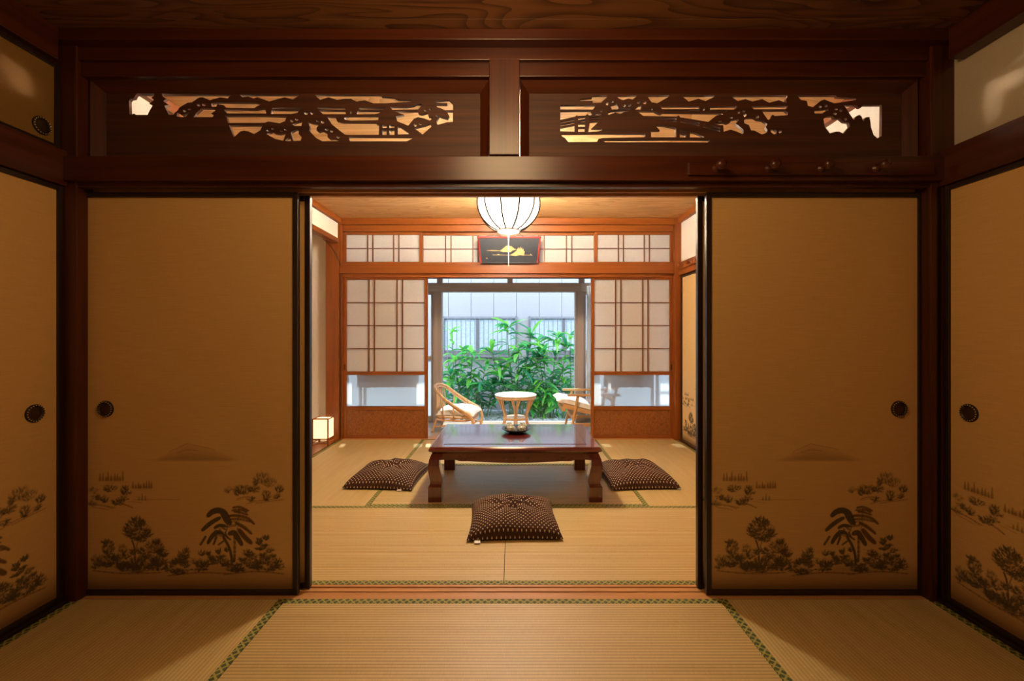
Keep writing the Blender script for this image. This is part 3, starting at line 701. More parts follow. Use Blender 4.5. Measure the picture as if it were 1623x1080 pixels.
# ================================================================ tatami
HW = .030
def tatami(x0, x1, y0, y1, ribs, label, group=None):
    root = empty('tatami_mat', ((x0+x1)/2, (y0+y1)/2, 0), label=label, cat='tatami mat', group=group)
    a, b = (x1-x0)/2-.001, (y1-y0)/2-.001
    if ribs == 'x':
        MB().box(-a, a, -b+HW, b-HW, -.055, 0).build('woven_surface', TAT['x'], root, .001)
        for s in (-1, 1): MB().box(-a, a, min(s*b, s*(b-HW)), max(s*b, s*(b-HW)), -.055, .0012).build('border', HERI, root, .001)
    else:
        MB().box(-a+HW, a-HW, -b, b, -.055, 0).build('woven_surface', TAT['y'], root, .001)
        for s in (-1, 1): MB().box(min(s*a, s*(a-HW)), max(s*a, s*(a-HW)), -b, b, -.055, .0012).build('border', HERI, root, .001)
    return root
tatami(-.935, .915, .945, 1.861, 'x', 'straw mat in the near room centre, lying crosswise in front of the door sill')
tatami(-1.842, -.936, .0, 1.861, 'y', 'straw mat along the left wall of the near room')
tatami(.916, 1.832, .0, 1.861, 'y', 'straw mat along the right wall of the near room')
tatami(-.935, .915, .0, .944, 'x', 'straw mat under the viewer in the near room')
tatami(-1.842, .0, -.92, -.001, 'x', 'straw mat in the left rear of the near room')
tatami(.001, 1.832, -.92, -.001, 'x', 'straw mat in the right rear of the near room')
tatami(-1.842, .0, -1.83, -.921, 'x', 'straw mat by the back wall of the near room, left half')
tatami(.001, 1.832, -1.83, -.921, 'x', 'straw mat by the back wall of the near room, right half')
YM = 2.872; YMM = 3.79
tatami(-1.83, -.008, 1.968, YM, 'x', 'straw mat lying crosswise just past the sill, left of the centre seam')
tatami(-.007, 1.815, 1.968, YM, 'x', 'straw mat lying crosswise just past the sill, right of the centre seam')
tatami(-1.83, -.912, YM+.001, 4.70, 'y', 'straw mat under the left cushion beside the lamp alcove')
tatami(.906, 1.815, YM+.001, 4.70, 'y', 'straw mat under the right cushion along the painted doors')
tatami(-.911, .905, YM+.001, YMM, 'x', 'straw mat under the low red table')
tatami(-.911, .905, YMM+.001, 4.70, 'x', 'straw mat between the low table and the paper screens')

# ================================================================ far room walls
# right wall
struct('wall_right', PLASTER_W, 'white plaster wall of the far room above the right peg rail', 'wall', 1.88, 2.0, 1.97, 4.84, -.05, 2.42)
MBx = MB().box(1.84, 1.88, 1.99, 4.70, 1.90, 2.33)
tag(MBx.build('wall_right', PLASTER_W), 'white plaster band between peg rail and cornice on the right of the far room', 'wall', None, 'structure')
trim(17, 'honey wood tie beam with pegs along the right wall of the far room', WI['y'], 1.812, 1.88, 1.99, 4.70, 1.765, 1.90)
trim(18, 'honey wood cornice along the right wall of the far room', WI['y'], 1.80, 1.88, 1.99, 4.70, 2.325, 2.384)
trim(19, 'dark floor rail under the painted doors on the right of the far room', WD['y'], 1.816, 1.88, 1.99, 4.70, -.05, .012)
trim(20, 'wood post in the far right corner beside the paper screen', WI['z'], 1.775, 1.88, 4.655, 4.84, -.05, 2.384)
pr2 = peg_rail('peg_rail', 'honey peg rail with five turned pegs high on the right wall of the far room', 1.3, 6, WI)
pr2.location = (1.812, 4.62, 1.845); pr2.rotation_euler = (0, 0, R(-90))
# left wall with alcove
struct('wall_left', PLASTER, 'cream plaster band above the alcove lintel', 'wall', -1.92, -1.835, 1.97, 4.70, 2.165, 2.40)
struct('wall_alcove', PLASTER, 'cream plaster end wall of the lamp alcove', 'wall', -2.75, -1.83, 4.735, 4.84, -.05, 2.42)
struct('wall_alcove', PLASTER, 'cream plaster rear wall of the lamp alcove', 'wall', -2.87, -2.75, 1.90, 4.84, -.05, 2.42)
struct('wall_alcove', PLASTER, 'cream plaster near end wall of the lamp alcove', 'wall', -2.75, -1.835, 1.97, 2.06, -.05, 2.42)
trim(21, 'reddish lintel beam over the lamp alcove', WI['y'], -1.90, -1.828, 2.06, 4.70, 2.115, 2.165)
trim(22, 'honey wood cornice along the left wall of the far room', WI['y'], -1.90, -1.80, 1.99, 4.70, 2.325, 2.384)
struct('trim_23', WI['y'], 'polished board floor of the lamp alcove', 'floor', -2.75, -1.832, 2.06, 4.735, -.05, .010, bevel=.003)
trim(24, 'wide wood post between the lamp alcove and the paper screen', WI['z'], -1.965, -1.826, 4.66, 4.80, -.05, 2.384)
trim(25, 'narrow wood jamb left of the left paper screen', WI['z'], -1.826, -1.800, 4.69, 4.80, -.05, 2.384)

# far partition head
trim(26, 'honey wood cornice over the small paper windows', WI['x'], -1.80, 1.775, 4.665, 4.78, 2.315, 2.384)
trim(27, 'honey wood beam directly over the small paper windows', WI['x'], -1.80, 1.775, 4.70, 4.80, 2.247, 2.315)
trim(28, 'honey wood tie beam over the tall paper screens', WI['x'], -1.826, 1.80, 4.675, 4.80, 1.790, 1.905)
hr = MB().box(-1.80, 1.775, 4.70, 4.715, 1.752, 1.79).box(-1.80, 1.775, 4.755, 4.765, 1.752, 1.77).box(-1.80, 1.775, 4.805, 4.83, 1.752, 1.79).box(-1.80, 1.775, 4.715, 4.805, 1.77, 1.79)
tag(hr.build('trim_29', WI['x'], None, .001), 'grooved head rail of the tall paper screens', 'beam', None, 'structure')
trim(30, 'short centre post between the small paper windows behind the plaque', WI['z'], -.075, .045, 4.68, 4.80, 1.905, 2.247)
struct('trim_31', SILL, 'wooden sill under the tall paper screens', 'sill', -1.80, 1.775, 4.70, 4.84, -.05, .004)

# ---------------------------------------------------------------- shoji
def shoji_small(n, x0, x1, y, label):
    root = empty('window_%d' % n, (x0, y, 1.905), 0, label, 'paper window', None, 'structure')
    W_, H_ = x1-x0, .342; s = .030
    MB().box(0, s, -.014, .014, 0, H_).build('stile', WI['z'], root, .002); MB().box(W_-s, W_, -.014, .014, 0, H_).build('stile', WI['z'], root, .002)
    MB().box(s, W_-s, -.014, .014, 0, .018).build('rail', WI['x'], root, .002); MB().box(s, W_-s, -.014, .014, H_-.03, H_).build('rail', WI['x'], root, .002)
    iw = W_-2*s
    for f in (.292, .362, .648, .718): MB().box(s+iw*f-.005, s+iw*f+.005, -.009, .003, .018, H_-.03).build('lattice_bar', WL['z'], root)
    MB().box(s, W_-s, -.0085, .0035, .160, .168).build('lattice_bar', WL['x'], root)
    MB().box(s, W_-s, .0035, .005, .018, H_-.03).build('paper', SHOJI, root)
    return root
shoji_small(1, -1.800, -.945, 4.735, 'leftmost of the four small latticed paper windows below the far ceiling')
shoji_small(2, -.970, -.075, 4.768, 'second from left of the small latticed paper windows, partly behind the plaque')
shoji_small(3, .045, .955, 4.768, 'third from left of the small latticed paper windows, partly behind the plaque')
shoji_small(4, .925, 1.775, 4.735, 'rightmost of the four small latticed paper windows below the far ceiling')
def shoji_tall(x0, x1, y, label, hx):
    dn[0] += 1
    root = empty('door_%d' % dn[0], (x0, y, .004), 0, label, 'paper screen', None, 'structure')
    W_, H_ = x1-x0, 1.752; s = .034
    for a in (0, W_-s): MB().box(a, a+s, -.016, .016, 0, H_).build('stile', WI['z'], root, .003)
    def rail(z0, z1): MB().box(s, W_-s, -.015, .015, z0, z1).build('rail', WI['x'], root, .002)
    rail(0, .038); rail(.310, .350); rail(.690, .728); rail(1.725, H_)
    MB().box(s, W_-s, -.006, .006, .038, .310).build('burl_panel', PANEL_BURL, root)
    MB().box(s, W_-s, -.003, .003, .350, .690).build('glass_pane', HAZE_GLASS, root)
    iw = W_-2*s
    for f in (.285, .355, .645, .715): MB().box(s+iw*f-.0055, s+iw*f+.0055, -.010, .002, .728, 1.725).build('lattice_bar', WL['z'], root)
    for k in (1, 2, 3): z = .728+(1.725-.728)*k/4; MB().box(s, W_-s, -.0095, .0025, z-.0045, z+.0045).build('lattice_bar', WL['x'], root)
    MB().box(s, W_-s, .0025, .004, .728, 1.725).build('paper', SHOJI, root)
    MB().box(hx-.006, hx+.006, -.018, -.0155, .745, .805).build('latch', METAL_D, root, .001)
    return root
shoji_tall(-1.800, -.885, 4.737, 'tall latticed paper screen left of the garden opening', .017)
shoji_tall(.888, 1.775, 4.737, 'tall latticed paper screen right of the garden opening', .887-.017)
dn[0] += 0

# ================================================================ engawa (sun corridor) and outer window
YW = 5.65
struct('floor', ENGAWA_F, 'pale board floor of the sun corridor', 'floor', -2.6, 2.6, 4.84, 5.60, -.05, .0)
struct('ceiling', PLASTER_W, 'white ceiling of the sun corridor', 'ceiling', -2.6, 2.6, 4.80, 5.80, 2.42, 2.47)
struct('wall_left', PLASTER_W, 'white end wall of the sun corridor, left', 'wall', -2.6, -2.5, 4.84, 5.70, -.05, 2.42)
struct('wall_right', PLASTER_W, 'white end wall of the sun corridor, right', 'wall', 2.5, 2.6, 4.84, 5.70, -.05, 2.42)
struct('wall_right', PLASTER_W, 'white wall closing the corridor behind the right corner post', 'wall', 1.84, 2.6, 4.80, 4.84, -.05, 2.42)
struct('wall_left', PLASTER_W, 'white wall closing the corridor behind the alcove', 'wall', -2.6, -1.80, 4.84, 4.88, -.05, 2.42)
trim(32, 'grey brown header beam of the garden window', GREYWOOD['x'], -2.5, 2.5, 5.60, 5.72, 1.685, 1.80)
trim(33, 'grey brown top beam of the sun corridor window', GREYWOOD['x'], -2.5, 2.5, 5.60, 5.72, 2.22, 2.42)
trim(34, 'brown sill of the garden window', GREYWOOD['x'], -2.5, 2.5, 5.60, 5.74, -.05, .004)
for n, xp in ((35, -.935), (36, .895)):
    trim(n, 'grey brown post at the %s of the garden window' % ('left' if xp < 0 else 'right'), GREYWOOD['z'], xp-.05, xp+.06, 5.60, 5.72, .004, 1.685)
for i, xp in enumerate((-2.0, -.905, .005, .93, 2.0)):
    trim(37+i, 'short grey brown stud above the garden window header, %s of the row' % ('leftmost', 'second from left', 'middle one', 'second from right', 'rightmost')[i], GREYWOOD['z'], xp-.035, xp+.035, 5.62, 5.70, 1.80, 2.22)
def sash(n, x0, x1, y, cross, label, light=True, ztop=1.685):
    root = empty('window_%d' % n, (x0, y, .005), 0, label, 'window', None, 'structure')
    W_, H_ = x1-x0, ztop-.005; s = .035
    for a in (0, W_-s): MB().box(a, a+s, -.016, .016, 0, H_).build('stile', GREYWOOD['z'], root, .002)
    MB().box(s, W_-s, -.015, .015, 0, .07).build('rail', GREYWOOD['x'], root, .002); MB().box(s, W_-s, -.015, .015, H_-.035, H_).build('rail', GREYWOOD['x'], root, .002)
    if cross:
        MB().box(s, W_-s, -.014, .014, .795, .850).build('cross_rail', GREYWOOD['x'], root, .002)
        MB().box(s, W_-s, -.003, .003, .07, .795).build('frosted_pane', FROST_GLASS, root)
        MB().box(s, W_-s, -.003, .003, .85, H_-.035).build('clear_pane', GLASS, root)
    else: MB().box(s, W_-s, -.003, .003, .05, H_-.035).build('clear_pane', GLASS, root)
    return root
sash(5, -1.90, -.985, 5.66, True, 'narrow strip of half frosted window left of the garden view')
sash(6, .955, 1.87, 5.66, True, 'half frosted window right of the garden view, behind the right chair')
gw = empty('window_7', (-.875, 5.66, .005), 0, 'large clear glass window onto the leafy garden', 'window', None, 'structure')
MB().box(0, 1.72, -.003, .003, 0, 1.68).build('clear_pane', GLASS, gw)
up = empty('window_8', (-2.5, 5.66, 1.80), 0, 'low glass strip above the garden window header', 'window', None, 'structure')
for a, b in ((0, .465), (.535, 1.56), (1.63, 2.47), (2.54, 3.395), (3.465, 4.465), (4.535, 5.0)): MB().box(a, b, -.003, .003, 0, .42).build('clear_pane', GLASS, up)
sash(9, -2.5, -1.92, 5.66, True, 'outermost half frosted window at the left end of the corridor'); sash(10, 1.90, 2.5, 5.66, True, 'outermost half frosted window at the right end of the corridor')

# curtains
def curtain(name, x0, x1, y, z0, z1, waves, mat, label, amp=.055):
    m = MB(); N = waves*8
    rings = []
    rr = random.Random(5)
    ph = [rr.uniform(-.6, .6) for _ in range(N+1)]
    for zf in np.linspace(0, 1, 9):
        z = z0+(z1-z0)*zf
        row = []
        for i in range(N+1):
            a = i/N*waves*2*PI
            row.append((x0+(x1-x0)*i/N+.006*math.sin(a*2+ph[i]*.4), y+amp*(1-.25*zf)*math.sin(a+ph[i]*.35), z))
        rings.append(row)
    m.quadring(rings, closed_loop=False, caps=False)
    o = m.build(name, mat, None, smooth=True)
    so = o.modifiers.new('thick', 'SOLIDIFY'); so.thickness = .0015
    return tag(o, label, 'curtain')
curtain('curtain', -1.74, -1.04, 4.97, .53, 1.752, 9, CURTAIN_B, 'pleated beige curtain showing through the left glass pane')
curtain('curtain', 1.08, 1.62, 4.97, .53, 1.752, 6, CURTAIN_B, 'pleated grey beige curtain showing through the right glass pane')
curtain('curtain', .975, 1.14, 5.50, .10, 1.752, 4, CURTAIN, 'white curtain gathered at the right edge of the garden opening')
cr = MB().tube([(-1.80, 4.825, 1.775), (-1.80, 4.97, 1.76), (-1.02, 4.97, 1.76), (-1.02, 4.825, 1.775)], .010, 8).build('curtain_rod', GREYWOOD['x']); tag(cr, 'thin curtain rod hidden behind the left tall paper screen', 'rod')
cr = MB().tube([(1.04, 4.825, 1.775), (1.04, 4.97, 1.76), (1.80, 4.97, 1.76), (1.80, 4.825, 1.775)], .010, 8).build('curtain_rod', GREYWOOD['x']); tag(cr, 'thin curtain rod hidden behind the right tall paper screen', 'rod')
cr = MB().tube([(.95, 5.50, 1.76), (1.9, 5.50, 1.76)], .010, 8).build('curtain_rod', GREYWOOD['x']); tag(cr, 'thin rod carrying the white curtain by the garden window', 'rod')

# ================================================================ garden
GZ = -.25
struct('ground', CONCRETE, 'bare ground of the narrow garden', 'ground', -8, 8, 5.78, 16, -.45, GZ)
rng = random.Random(11)
ico = bmesh.new(); bmesh.ops.create_icosphere(ico, subdivisions=1, radius=1); ico.verts.ensure_lookup_table()
IV = [v.co.copy() for v in ico.verts]; IF = [[v.index for v in f.verts] for f in ico.faces]; ico.free()
m = MB()
for i in range(5200):
    x, yv = rng.uniform(-1.9, 2.0), rng.uniform(6.3, 7.93)
    r = rng.uniform(.012, .034); b = len(m.v)
    sx, sy, sz = r*rng.uniform(.8, 1.3), r*rng.uniform(.8, 1.3), r*rng.uniform(.5, .8)
    for v in IV: m.v.append((x+v.x*sx, yv+v.y*sy, GZ+sz*.5+v.z*sz))
    for f in IF: m.f.append(tuple(b+k for k in f))
g = m.build('gravel', GRAVEL, None, kind='stuff'); tag(g, 'pale blue grey gravel on the garden ground beneath the plants', 'gravel')

# neighbour house
YN = 8.0
hs = empty('neighbouring_house', (0, YN, GZ), label='white panelled house wall with two barred windows behind the garden', cat='house')
def nz(z): return z-GZ
WZ0, WZ1 = .735, 1.465
wx = [(-1.245, .125), (.335, 1.70)]
jx = sorted([-4.4+.835*0]+[])
step = .417; joints = [-.722+step*k for k in range(-9, 12)]
PT = 3.3
for a, b in zip(joints[:-1], joints[1:]):
    # split each siding board around the windows
    spans = [(0, nz(PT))]
    cut = [w_ for w_ in wx if b > w_[0]+.001 and a < w_[1]-.001]
    if not cut:
        MB().box(a+.004, b-.004, 0, .03, 0, nz(PT)).build('siding_panel', SIDING, hs)
    else:
        MB().box(a+.004, b-.004, 0, .03, 0, nz(WZ0)).build('siding_panel', SIDING, hs)
        MB().box(a+.004, b-.004, 0, .03, nz(WZ1), nz(PT)).build('siding_panel', SIDING, hs)
        segs = [(a+.004, b-.004)]
        for w0, w1 in cut:
            ns = []
            for p, q in segs:
                if q <= w0 or p >= w1: ns.append((p, q)); continue
                if p < w0: ns.append((p, w0))
                if q > w1: ns.append((w1, q))
            segs = ns
        for p, q in segs:
            if q-p > .003: MB().box(p, q, 0, .03, nz(WZ0), nz(WZ1)).build('siding_panel', SIDING, hs)
MB().box(joints[0], joints[-1], .032, 3.0, 0, nz(PT)).build('wall_core', JOINT, hs)
MB().box(joints[0]-.1, joints[-1]+.1, -.25, 3.2, nz(PT), nz(PT)+.12).build('roof_edge', JOINT, hs)
for wi, (w0, w1) in enumerate(wx):
    wz0, wz1 = nz(WZ0), nz(WZ1)
    fm = MB(); t_ = .035
    fm.box(w0, w0+t_, -.03, .03, wz0, wz1).box(w1-t_, w1, -.03, .03, wz0, wz1).box(w0, w1, -.03, .03, wz1-.03, wz1).box(w0-.02, w1+.02, -.05, .03, wz0-.02, wz0+.05)
    f = fm.build('window', WFRAME, hs)
    MB().box(w0+t_, w1-t_, .018, .024, wz0+.05, wz1-.03).build('pane', HGLASS, f)
    xm = w0+.47*(w1-w0)
    MB().box(xm-.03, xm+.03, .0, .016, wz0+.05, wz1-.03).build('sash_stile', WFRAME, f)
    MB().box(w0+t_, w1-t_, -.001, .016, wz0+.05, wz0+.11).build('sash_rail', WFRAME, f)
    MB().box(w0-.02, w1+.02, -.14, -.125, wz1-.04, wz1-.015).build('grille_rail', BAR, f); MB().box(w0-.02, w1+.02, -.14, -.125, wz0+.0, wz0+.025).build('grille_rail', BAR, f)
    nb = 17
    bm_ = MB().box(-.006, .006, -.138, -.126, wz0-.05, wz1-.015)
    b0 = bm_.build('grille_bar', BAR, f); b0.location = (w0+.03, 0, 0)
    for k in range(1, nb):
        b1 = b0.copy(); COL.objects.link(b1); b1.parent = f; b1.location = (w0+.03+(w1-w0-.06)*k/(nb-1), 0, 0)

# plants
def leaf_mesh(L, W_, droop, mat):
    V = []; Fc = []
    n = 6
    for i in range(n+1):
        t = i/n; wv = W_*math.sin(PI*min(1, t*.93+.07))**.8*(1 if i < n else 0)
        x = L*(t-.12*droop*t*t); z = -droop*L*t*t*.55+.12*L*t
        V += [(x, -wv, z+.25*wv), (x, 0, z-.1*wv), (x, wv, z+.25*wv)]
    for i in range(n):
        a = i*3; Fc += [(a, a+1, a+4, a+3), (a+1, a+2, a+5, a+4)]
    me = bpy.data.meshes.new('leaf'); me.from_pydata(V, [], Fc); me.materials.append(mat)
    me.polygons.foreach_set('use_smooth', [True]*len(me.polygons))
    return me
LM = [[leaf_mesh(.30, .034, .5, mt), leaf_mesh(.26, .038, .9, mt), leaf_mesh(.34, .033, 1.1, mt)] for mt in LEAF]
def plant(name, x, yv, stems, label, mats, scale=1.0, seed=0, group='leafy plants in the garden'):
    rr = random.Random(seed)
    root = empty(name, (x, yv, GZ), 0, label, 'plant', group)
    tot = 0
    for (dx, dy, h, lx, ly, nl) in stems:
        p = catmull([(dx*.4, dy*.4, 0), (dx*.6+lx*.2, dy*.6+ly*.2, h*.4), (dx+lx*.6, dy+ly*.6, h*.75), (dx+lx, dy+ly, h)], 5)
        MB().tube(p, [.011*scale*(1-.6*i/len(p)) for i in range(len(p))], 6).build('stem', STEM, root, smooth=True)
        for k in range(nl):
            if tot >= 290: break
            t = 1-(rr.random()**1.35)*.72 if k > 5 else 1.0
            q = p[min(len(p)-1, int(t*(len(p)-1)))]
            lm = rr.choice(LM[rr.choice(mats)])
            o = bpy.data.objects.new('leaf', lm); COL.objects.link(o); o.parent = root
            o.location = q + Vector((rr.uniform(-.03, .03), rr.uniform(-.03, .03), rr.uniform(-.03, .02)))
            pitch = rr.uniform(-.75, .35) if t < .97 else rr.uniform(-1.0, -.1)
            o.rotation_euler = (rr.uniform(-.5, .5), pitch, rr.uniform(0, 2*PI))
            s = scale*rr.uniform(.7, 1.15); o.scale = (s, s, s); tot += 1
    return root
plant('bamboo_plant', .10, 7.05, [(-.1, 0, 1.52, -.05, .05, 34), (.12, .05, 1.40, .12, 0, 34), (-.2, -.05, 1.15, -.2, 0, 30), (.02, -.1, 1.2, .02, -.1, 30), (.2, -.05, 1.05, .16, 0, 28), (-.12, .1, .85, -.2, 0, 26)],
      'tallest bamboo leaved plant in the middle of the garden, over the round table', [0, 1, 2, 0], 1.0, 1)
plant('bamboo_plant', .62, 7.15, [(-.1, 0, 1.28, -.05, .05, 30), (.1, .05, 1.38, .05, 0, 34), (.0, -.1, 1.05, -.1, -.05, 28), (.2, 0, 1.2, .10, 0, 30), (-.2, 0, .85, -.12, 0, 26)],
      'bamboo leaved plant on the right of the garden window', [0, 1, 0, 2], .95, 2)
plant('bamboo_plant', -.72, 6.95, [(-.1, 0, .98, -.06, 0, 28), (.08, .05, 1.08, .03, 0, 30), (.2, -.05, .82, .12, 0, 26), (-.15, -.1, .80, -.08, 0, 24)],
      'lower bamboo leaved plant on the left of the garden window', [0, 0, 2, 1], .95, 3)
plant('bamboo_plant', -.95, 7.3, [(0, 0, 1.42, -.02, 0, 16), (.1, 0, 1.1, .05, 0, 16)], 'thin bamboo leaved plant half hidden behind the left window post', [0, 2], .9, 4)
plant('bamboo_plant', 1.02, 7.3, [(0, 0, 1.35, -.02, 0, 22), (.1, 0, 1.0, .05, 0, 20), (-.1, 0, .75, -.05, 0, 20)], 'bamboo leaved plant half hidden behind the right window post', [0, 2, 1], .9, 5)
for i, (x, yv, h, mt, lab) in enumerate(((-.98, 7.25, .62, [1, 1, 0], 'dark leafy shrub behind the rattan chair'), (-.42, 7.3, .62, [1, 1, 0], 'dark leafy shrub between the rattan chair and the round table'), (-.05, 7.45, .66, [1, 1], 'dark leafy shrub behind the round table'),
        (.42, 7.2, .46, [0, 2, 0], 'bright low shrub right of the round table'), (.82, 7.15, .46, [0, 2, 0], 'bright low shrub behind the right chair'), (-.70, 7.6, .68, [1], 'deep green shrub against the white house wall on the left'), (.55, 7.6, .68, [1, 0], 'deep green shrub against the white house wall on the right'), (1.15, 7.4, .6, [0, 1], 'leafy shrub at the right edge of the garden'))):
    st = []
    rs = random.Random(40+i)
    for k in range(6):
        a = k/6*2*PI; st.append((.16*math.cos(a), .12*math.sin(a), h*rs.uniform(.7, 1.1), .16*math.cos(a), .14*math.sin(a), 20))
    plant('garden_shrub', x, yv, st, lab, mt, .72, 20+i, 'low shrubs in the garden')

# ================================================================ lanterns
def lantern(name, loc, mat, label, scale=1.0, cord=True, nr=11, ceiling_z=2.385, bulb=None):
    root = empty(name, loc, label=label, cat='lantern')
    Rr = .24*scale; hz = .205*scale
    prof = []
    n = 132
    a0 = R(-13)
    rows = []
    th0 = math.acos(.085/.24)
    for k in range(25):
        th = -th0+2*th0*k/24
        rows.append((math.cos(th), math.sin(th)/math.sin(th0)))
    m = MB(); rings = []
    for c, s in rows:
        ring = []
        for j in range(n):
            a = 2*PI*j/n
            ph = (a-(a0-PI/2))*nr/(2*PI); ph = abs((ph % 1)-.5)*2
            q = Rr*c*(1-.035*(1-ph)**0*(1-ph*ph))
            ring.append((q*math.cos(a), q*math.sin(a), hz*s))
        rings.append(ring)
    m.quadring(rings, caps=False); m.build('shade', mat, root, smooth=True)
    for k in range(nr):
        a = a0-PI/2+2*PI*k/nr
        P = [((Rr*c+.005)*math.cos(a), (Rr*c+.005)*math.sin(a), hz*s) for c, s in rows]
        MB().tube(P, .0062, 6).build('rib', RIB, root, smooth=True)
    rr = .085*scale
    for z in (-hz, hz):
        MB().lathe([(rr-.004, z-.012), (rr+.004, z-.012), (rr+.004, z+.010), (rr-.004, z+.010), (rr-.004, z-.012)], 32, caps=False).build('rim', WHITE, root, smooth=True)
    MB().lathe([(0, -hz+.01), (.02, -hz+.009), (rr-.004, -hz+.004)], 24, caps=False).build('diffuser', bulb or mat, root)
    MB().lathe([(.05, hz+.02), (.055, ceiling_z-loc[2]), (0, ceiling_z-loc[2])], 20, caps=True).build('ceiling_mount', WHITE, root, smooth=False)
    if cord: MB().tube([(0, 0, -hz-.0), (0, 0, -hz-.28)], .0025, 6).build('pull_cord', WHITE, root)
    return root
lantern('paper_lantern', (.003, 3.40, 2.152), LANTERN_GLOW, 'lit round paper lantern with dark ribs under the far ceiling', bulb=BOOST_GLOW)
lantern('paper_lantern', (-.02, .94, 2.168), FRONT_GLOW, 'dim round paper lantern above the viewer in the near room', ceiling_z=2.40, cord=False)

# plaque
pq = empty('hanging_plaque', (.0, 4.655, 1.90), label='dark navy plaque in a red frame with a gold mountain and gold pine', cat='plaque')
pq.rotation_euler = (R(14), 0, 0)
wb, wt, hh = .300, .326, .262
m = MB(); m.prism([(-wb, 0), (wb, 0), (wt, hh), (-wt, hh)], -.006, .006); m.build('board', LAC_B, pq)
def strip(p, q, wd, nm, mat, y0=-.016, y1=.008):
    p = Vector((p[0], 0, p[1])); q = Vector((q[0], 0, q[1])); d = (q-p).normalized(); nn = Vector((-d.z, 0, d.x))*wd/2
    MB().prism([((p-nn).x, (p-nn).z), ((q-nn).x, (q-nn).z), ((q+nn).x, (q+nn).z), ((p+nn).x, (p+nn).z)], y0, y1).build(nm, mat, pq, .002)
strip((-wb, -.005), (-wt, hh+.008), .014, 'frame_side', LAC_R); strip((wb, -.005), (wt, hh+.008), .014, 'frame_side', LAC_R)
strip((-wt-.012, hh+.006), (wt+.012, hh+.006), .018, 'frame_top', LAC_R); strip((-wb, .0), (wb, .0), .012, 'frame_bottom', LAC_B)
def motif(P): # in plaque zoom pixels -> local
    return [((x-558)/1080*130*4.62/F_PX*1.0, hh-(y-685)/1080*130*4.62/F_PX*1.0-.004) for x, y in P]
MB().prism(motif([(430,850),(480,815),(515,785),(545,778),(590,790),(620,815),(655,830),(600,845),(580,865),(470,862)]), -.0085, -.006).build('gold_mountain', GOLD, pq)
MB().prism(motif([(250,843),(330,838),(435,843),(435,850),(330,850)]), -.0082, -.006).build('gold_line', GOLD, pq)
MB().prism(motif([(560,905),(610,880),(650,850),(680,800),(690,825),(705,790),(712,820),(730,800),(730,830),(750,820),(745,845),(762,850),(755,910),(700,905),(640,915)]), -.009, -.006).build('gold_pine', GOLD, pq)
MB().prism(motif([(340,899),(400,898),(415,888),(435,898),(560,901),(560,906),(340,904)]), -.0082, -.006).build('gold_line', GOLD, pq)
MB().prism(motif([(755,900),(835,900),(843,885),(850,900),(865,903),(865,907),(755,906)]), -.0082, -.006).build('gold_line', GOLD, pq)
MB().prism(motif([(245,942),(262,937),(280,943),(262,948)]), -.0082, -.006).build('gold_mark', GOLD, pq)
pc = pq.matrix_basis.inverted()
for s in (-1, 1): MB().tube([(s*.15, .0, hh+.01), (s*.07, .075, hh+.075)], .003, 6).build('cord', WIRE, pq)

# ---------------------------------------------------------------- alcove lamp
la = empty('floor_lamp', (-1.905, 4.47, .010), R(0), 'small lit box lamp with wood frame standing in the alcove corner', 'lamp')
s_ = .078; H = .268
for sx in (-1, 1):
    for sy in (-1, 1):
        MB().box(sx*s_-.0055, sx*s_+.0055, sy*s_-.0055, sy*s_+.0055, 0, H).build('post', WI['z'], la)
for z in (.030, .068, H):
    nm = 'frame_bar'
    for s in (-1, 1):
        MB().box(-s_, s_, s*s_-.004, s*s_+.004, z-.004, z+.004).build(nm, WI['x'], la); MB().box(s*s_-.004, s*s_+.004, -s_, s_, z-.004, z+.004).build(nm, WI['y'], la)
sh = MB(); q = s_-.006
sh.v = [(-q, -q, .07), (q, -q, .07), (q, q, .07), (-q, q, .07), (-q, -q, H-.006), (q, -q, H-.006), (q, q, H-.006), (-q, q, H-.006)]
sh.f = [(0, 1, 5, 4), (1, 2, 6, 5), (2, 3, 7, 6), (3, 0, 4, 7)]
sh.build('paper_shade', ANDON_GLOW, la)
MB().tube([(-.045, 0, H), (-.045, 0, H+.035), (.045, 0, H+.035), (.045, 0, H)], .003, 6).build('handle', WI['x'], la)
MB().tube([(-s_, -.04, H), (s_, -.04, H)], .003, 6).build('frame_bar', WI['x'], la)
MB().lathe([(.03, .03), (.03, .05), (.018, .055), (.018, .10), (.0, .10)], 14).build('bulb_holder', WHITE, la)
# cable coil by the lamp
pc_ = [(-2.02+.055*math.cos(a)*(1+.1*math.sin(3*a)), 4.46+.035*math.sin(a), .016+.006*(k % 5)) for k, a in enumerate(np.linspace(0, 5*PI, 36))]
cb = MB().tube(catmull(pc_+[(-1.99, 4.45, .015), (-1.97, 4.46, .02)], 2), .004, 6).build('lamp_cable', WHITE, None, smooth=True); tag(cb, 'pale coiled lamp cable on the alcove board left of the box lamp', 'cable')
wc = MB().tube(catmull([(-1.90, 4.45, 2.11), (-1.88, 4.60, 2.06), (-1.84, 4.655, 1.96), (-1.822, 4.665, 1.90), (-1.813, 4.685, 1.80), (-1.813, 4.686, 1.2), (-1.813, 4.686, .03)], 6), .004, 6).build('power_cable', WIRE, None, smooth=True)
tag(wc, 'thin dark cable running from the alcove lintel down the wood post', 'cable')

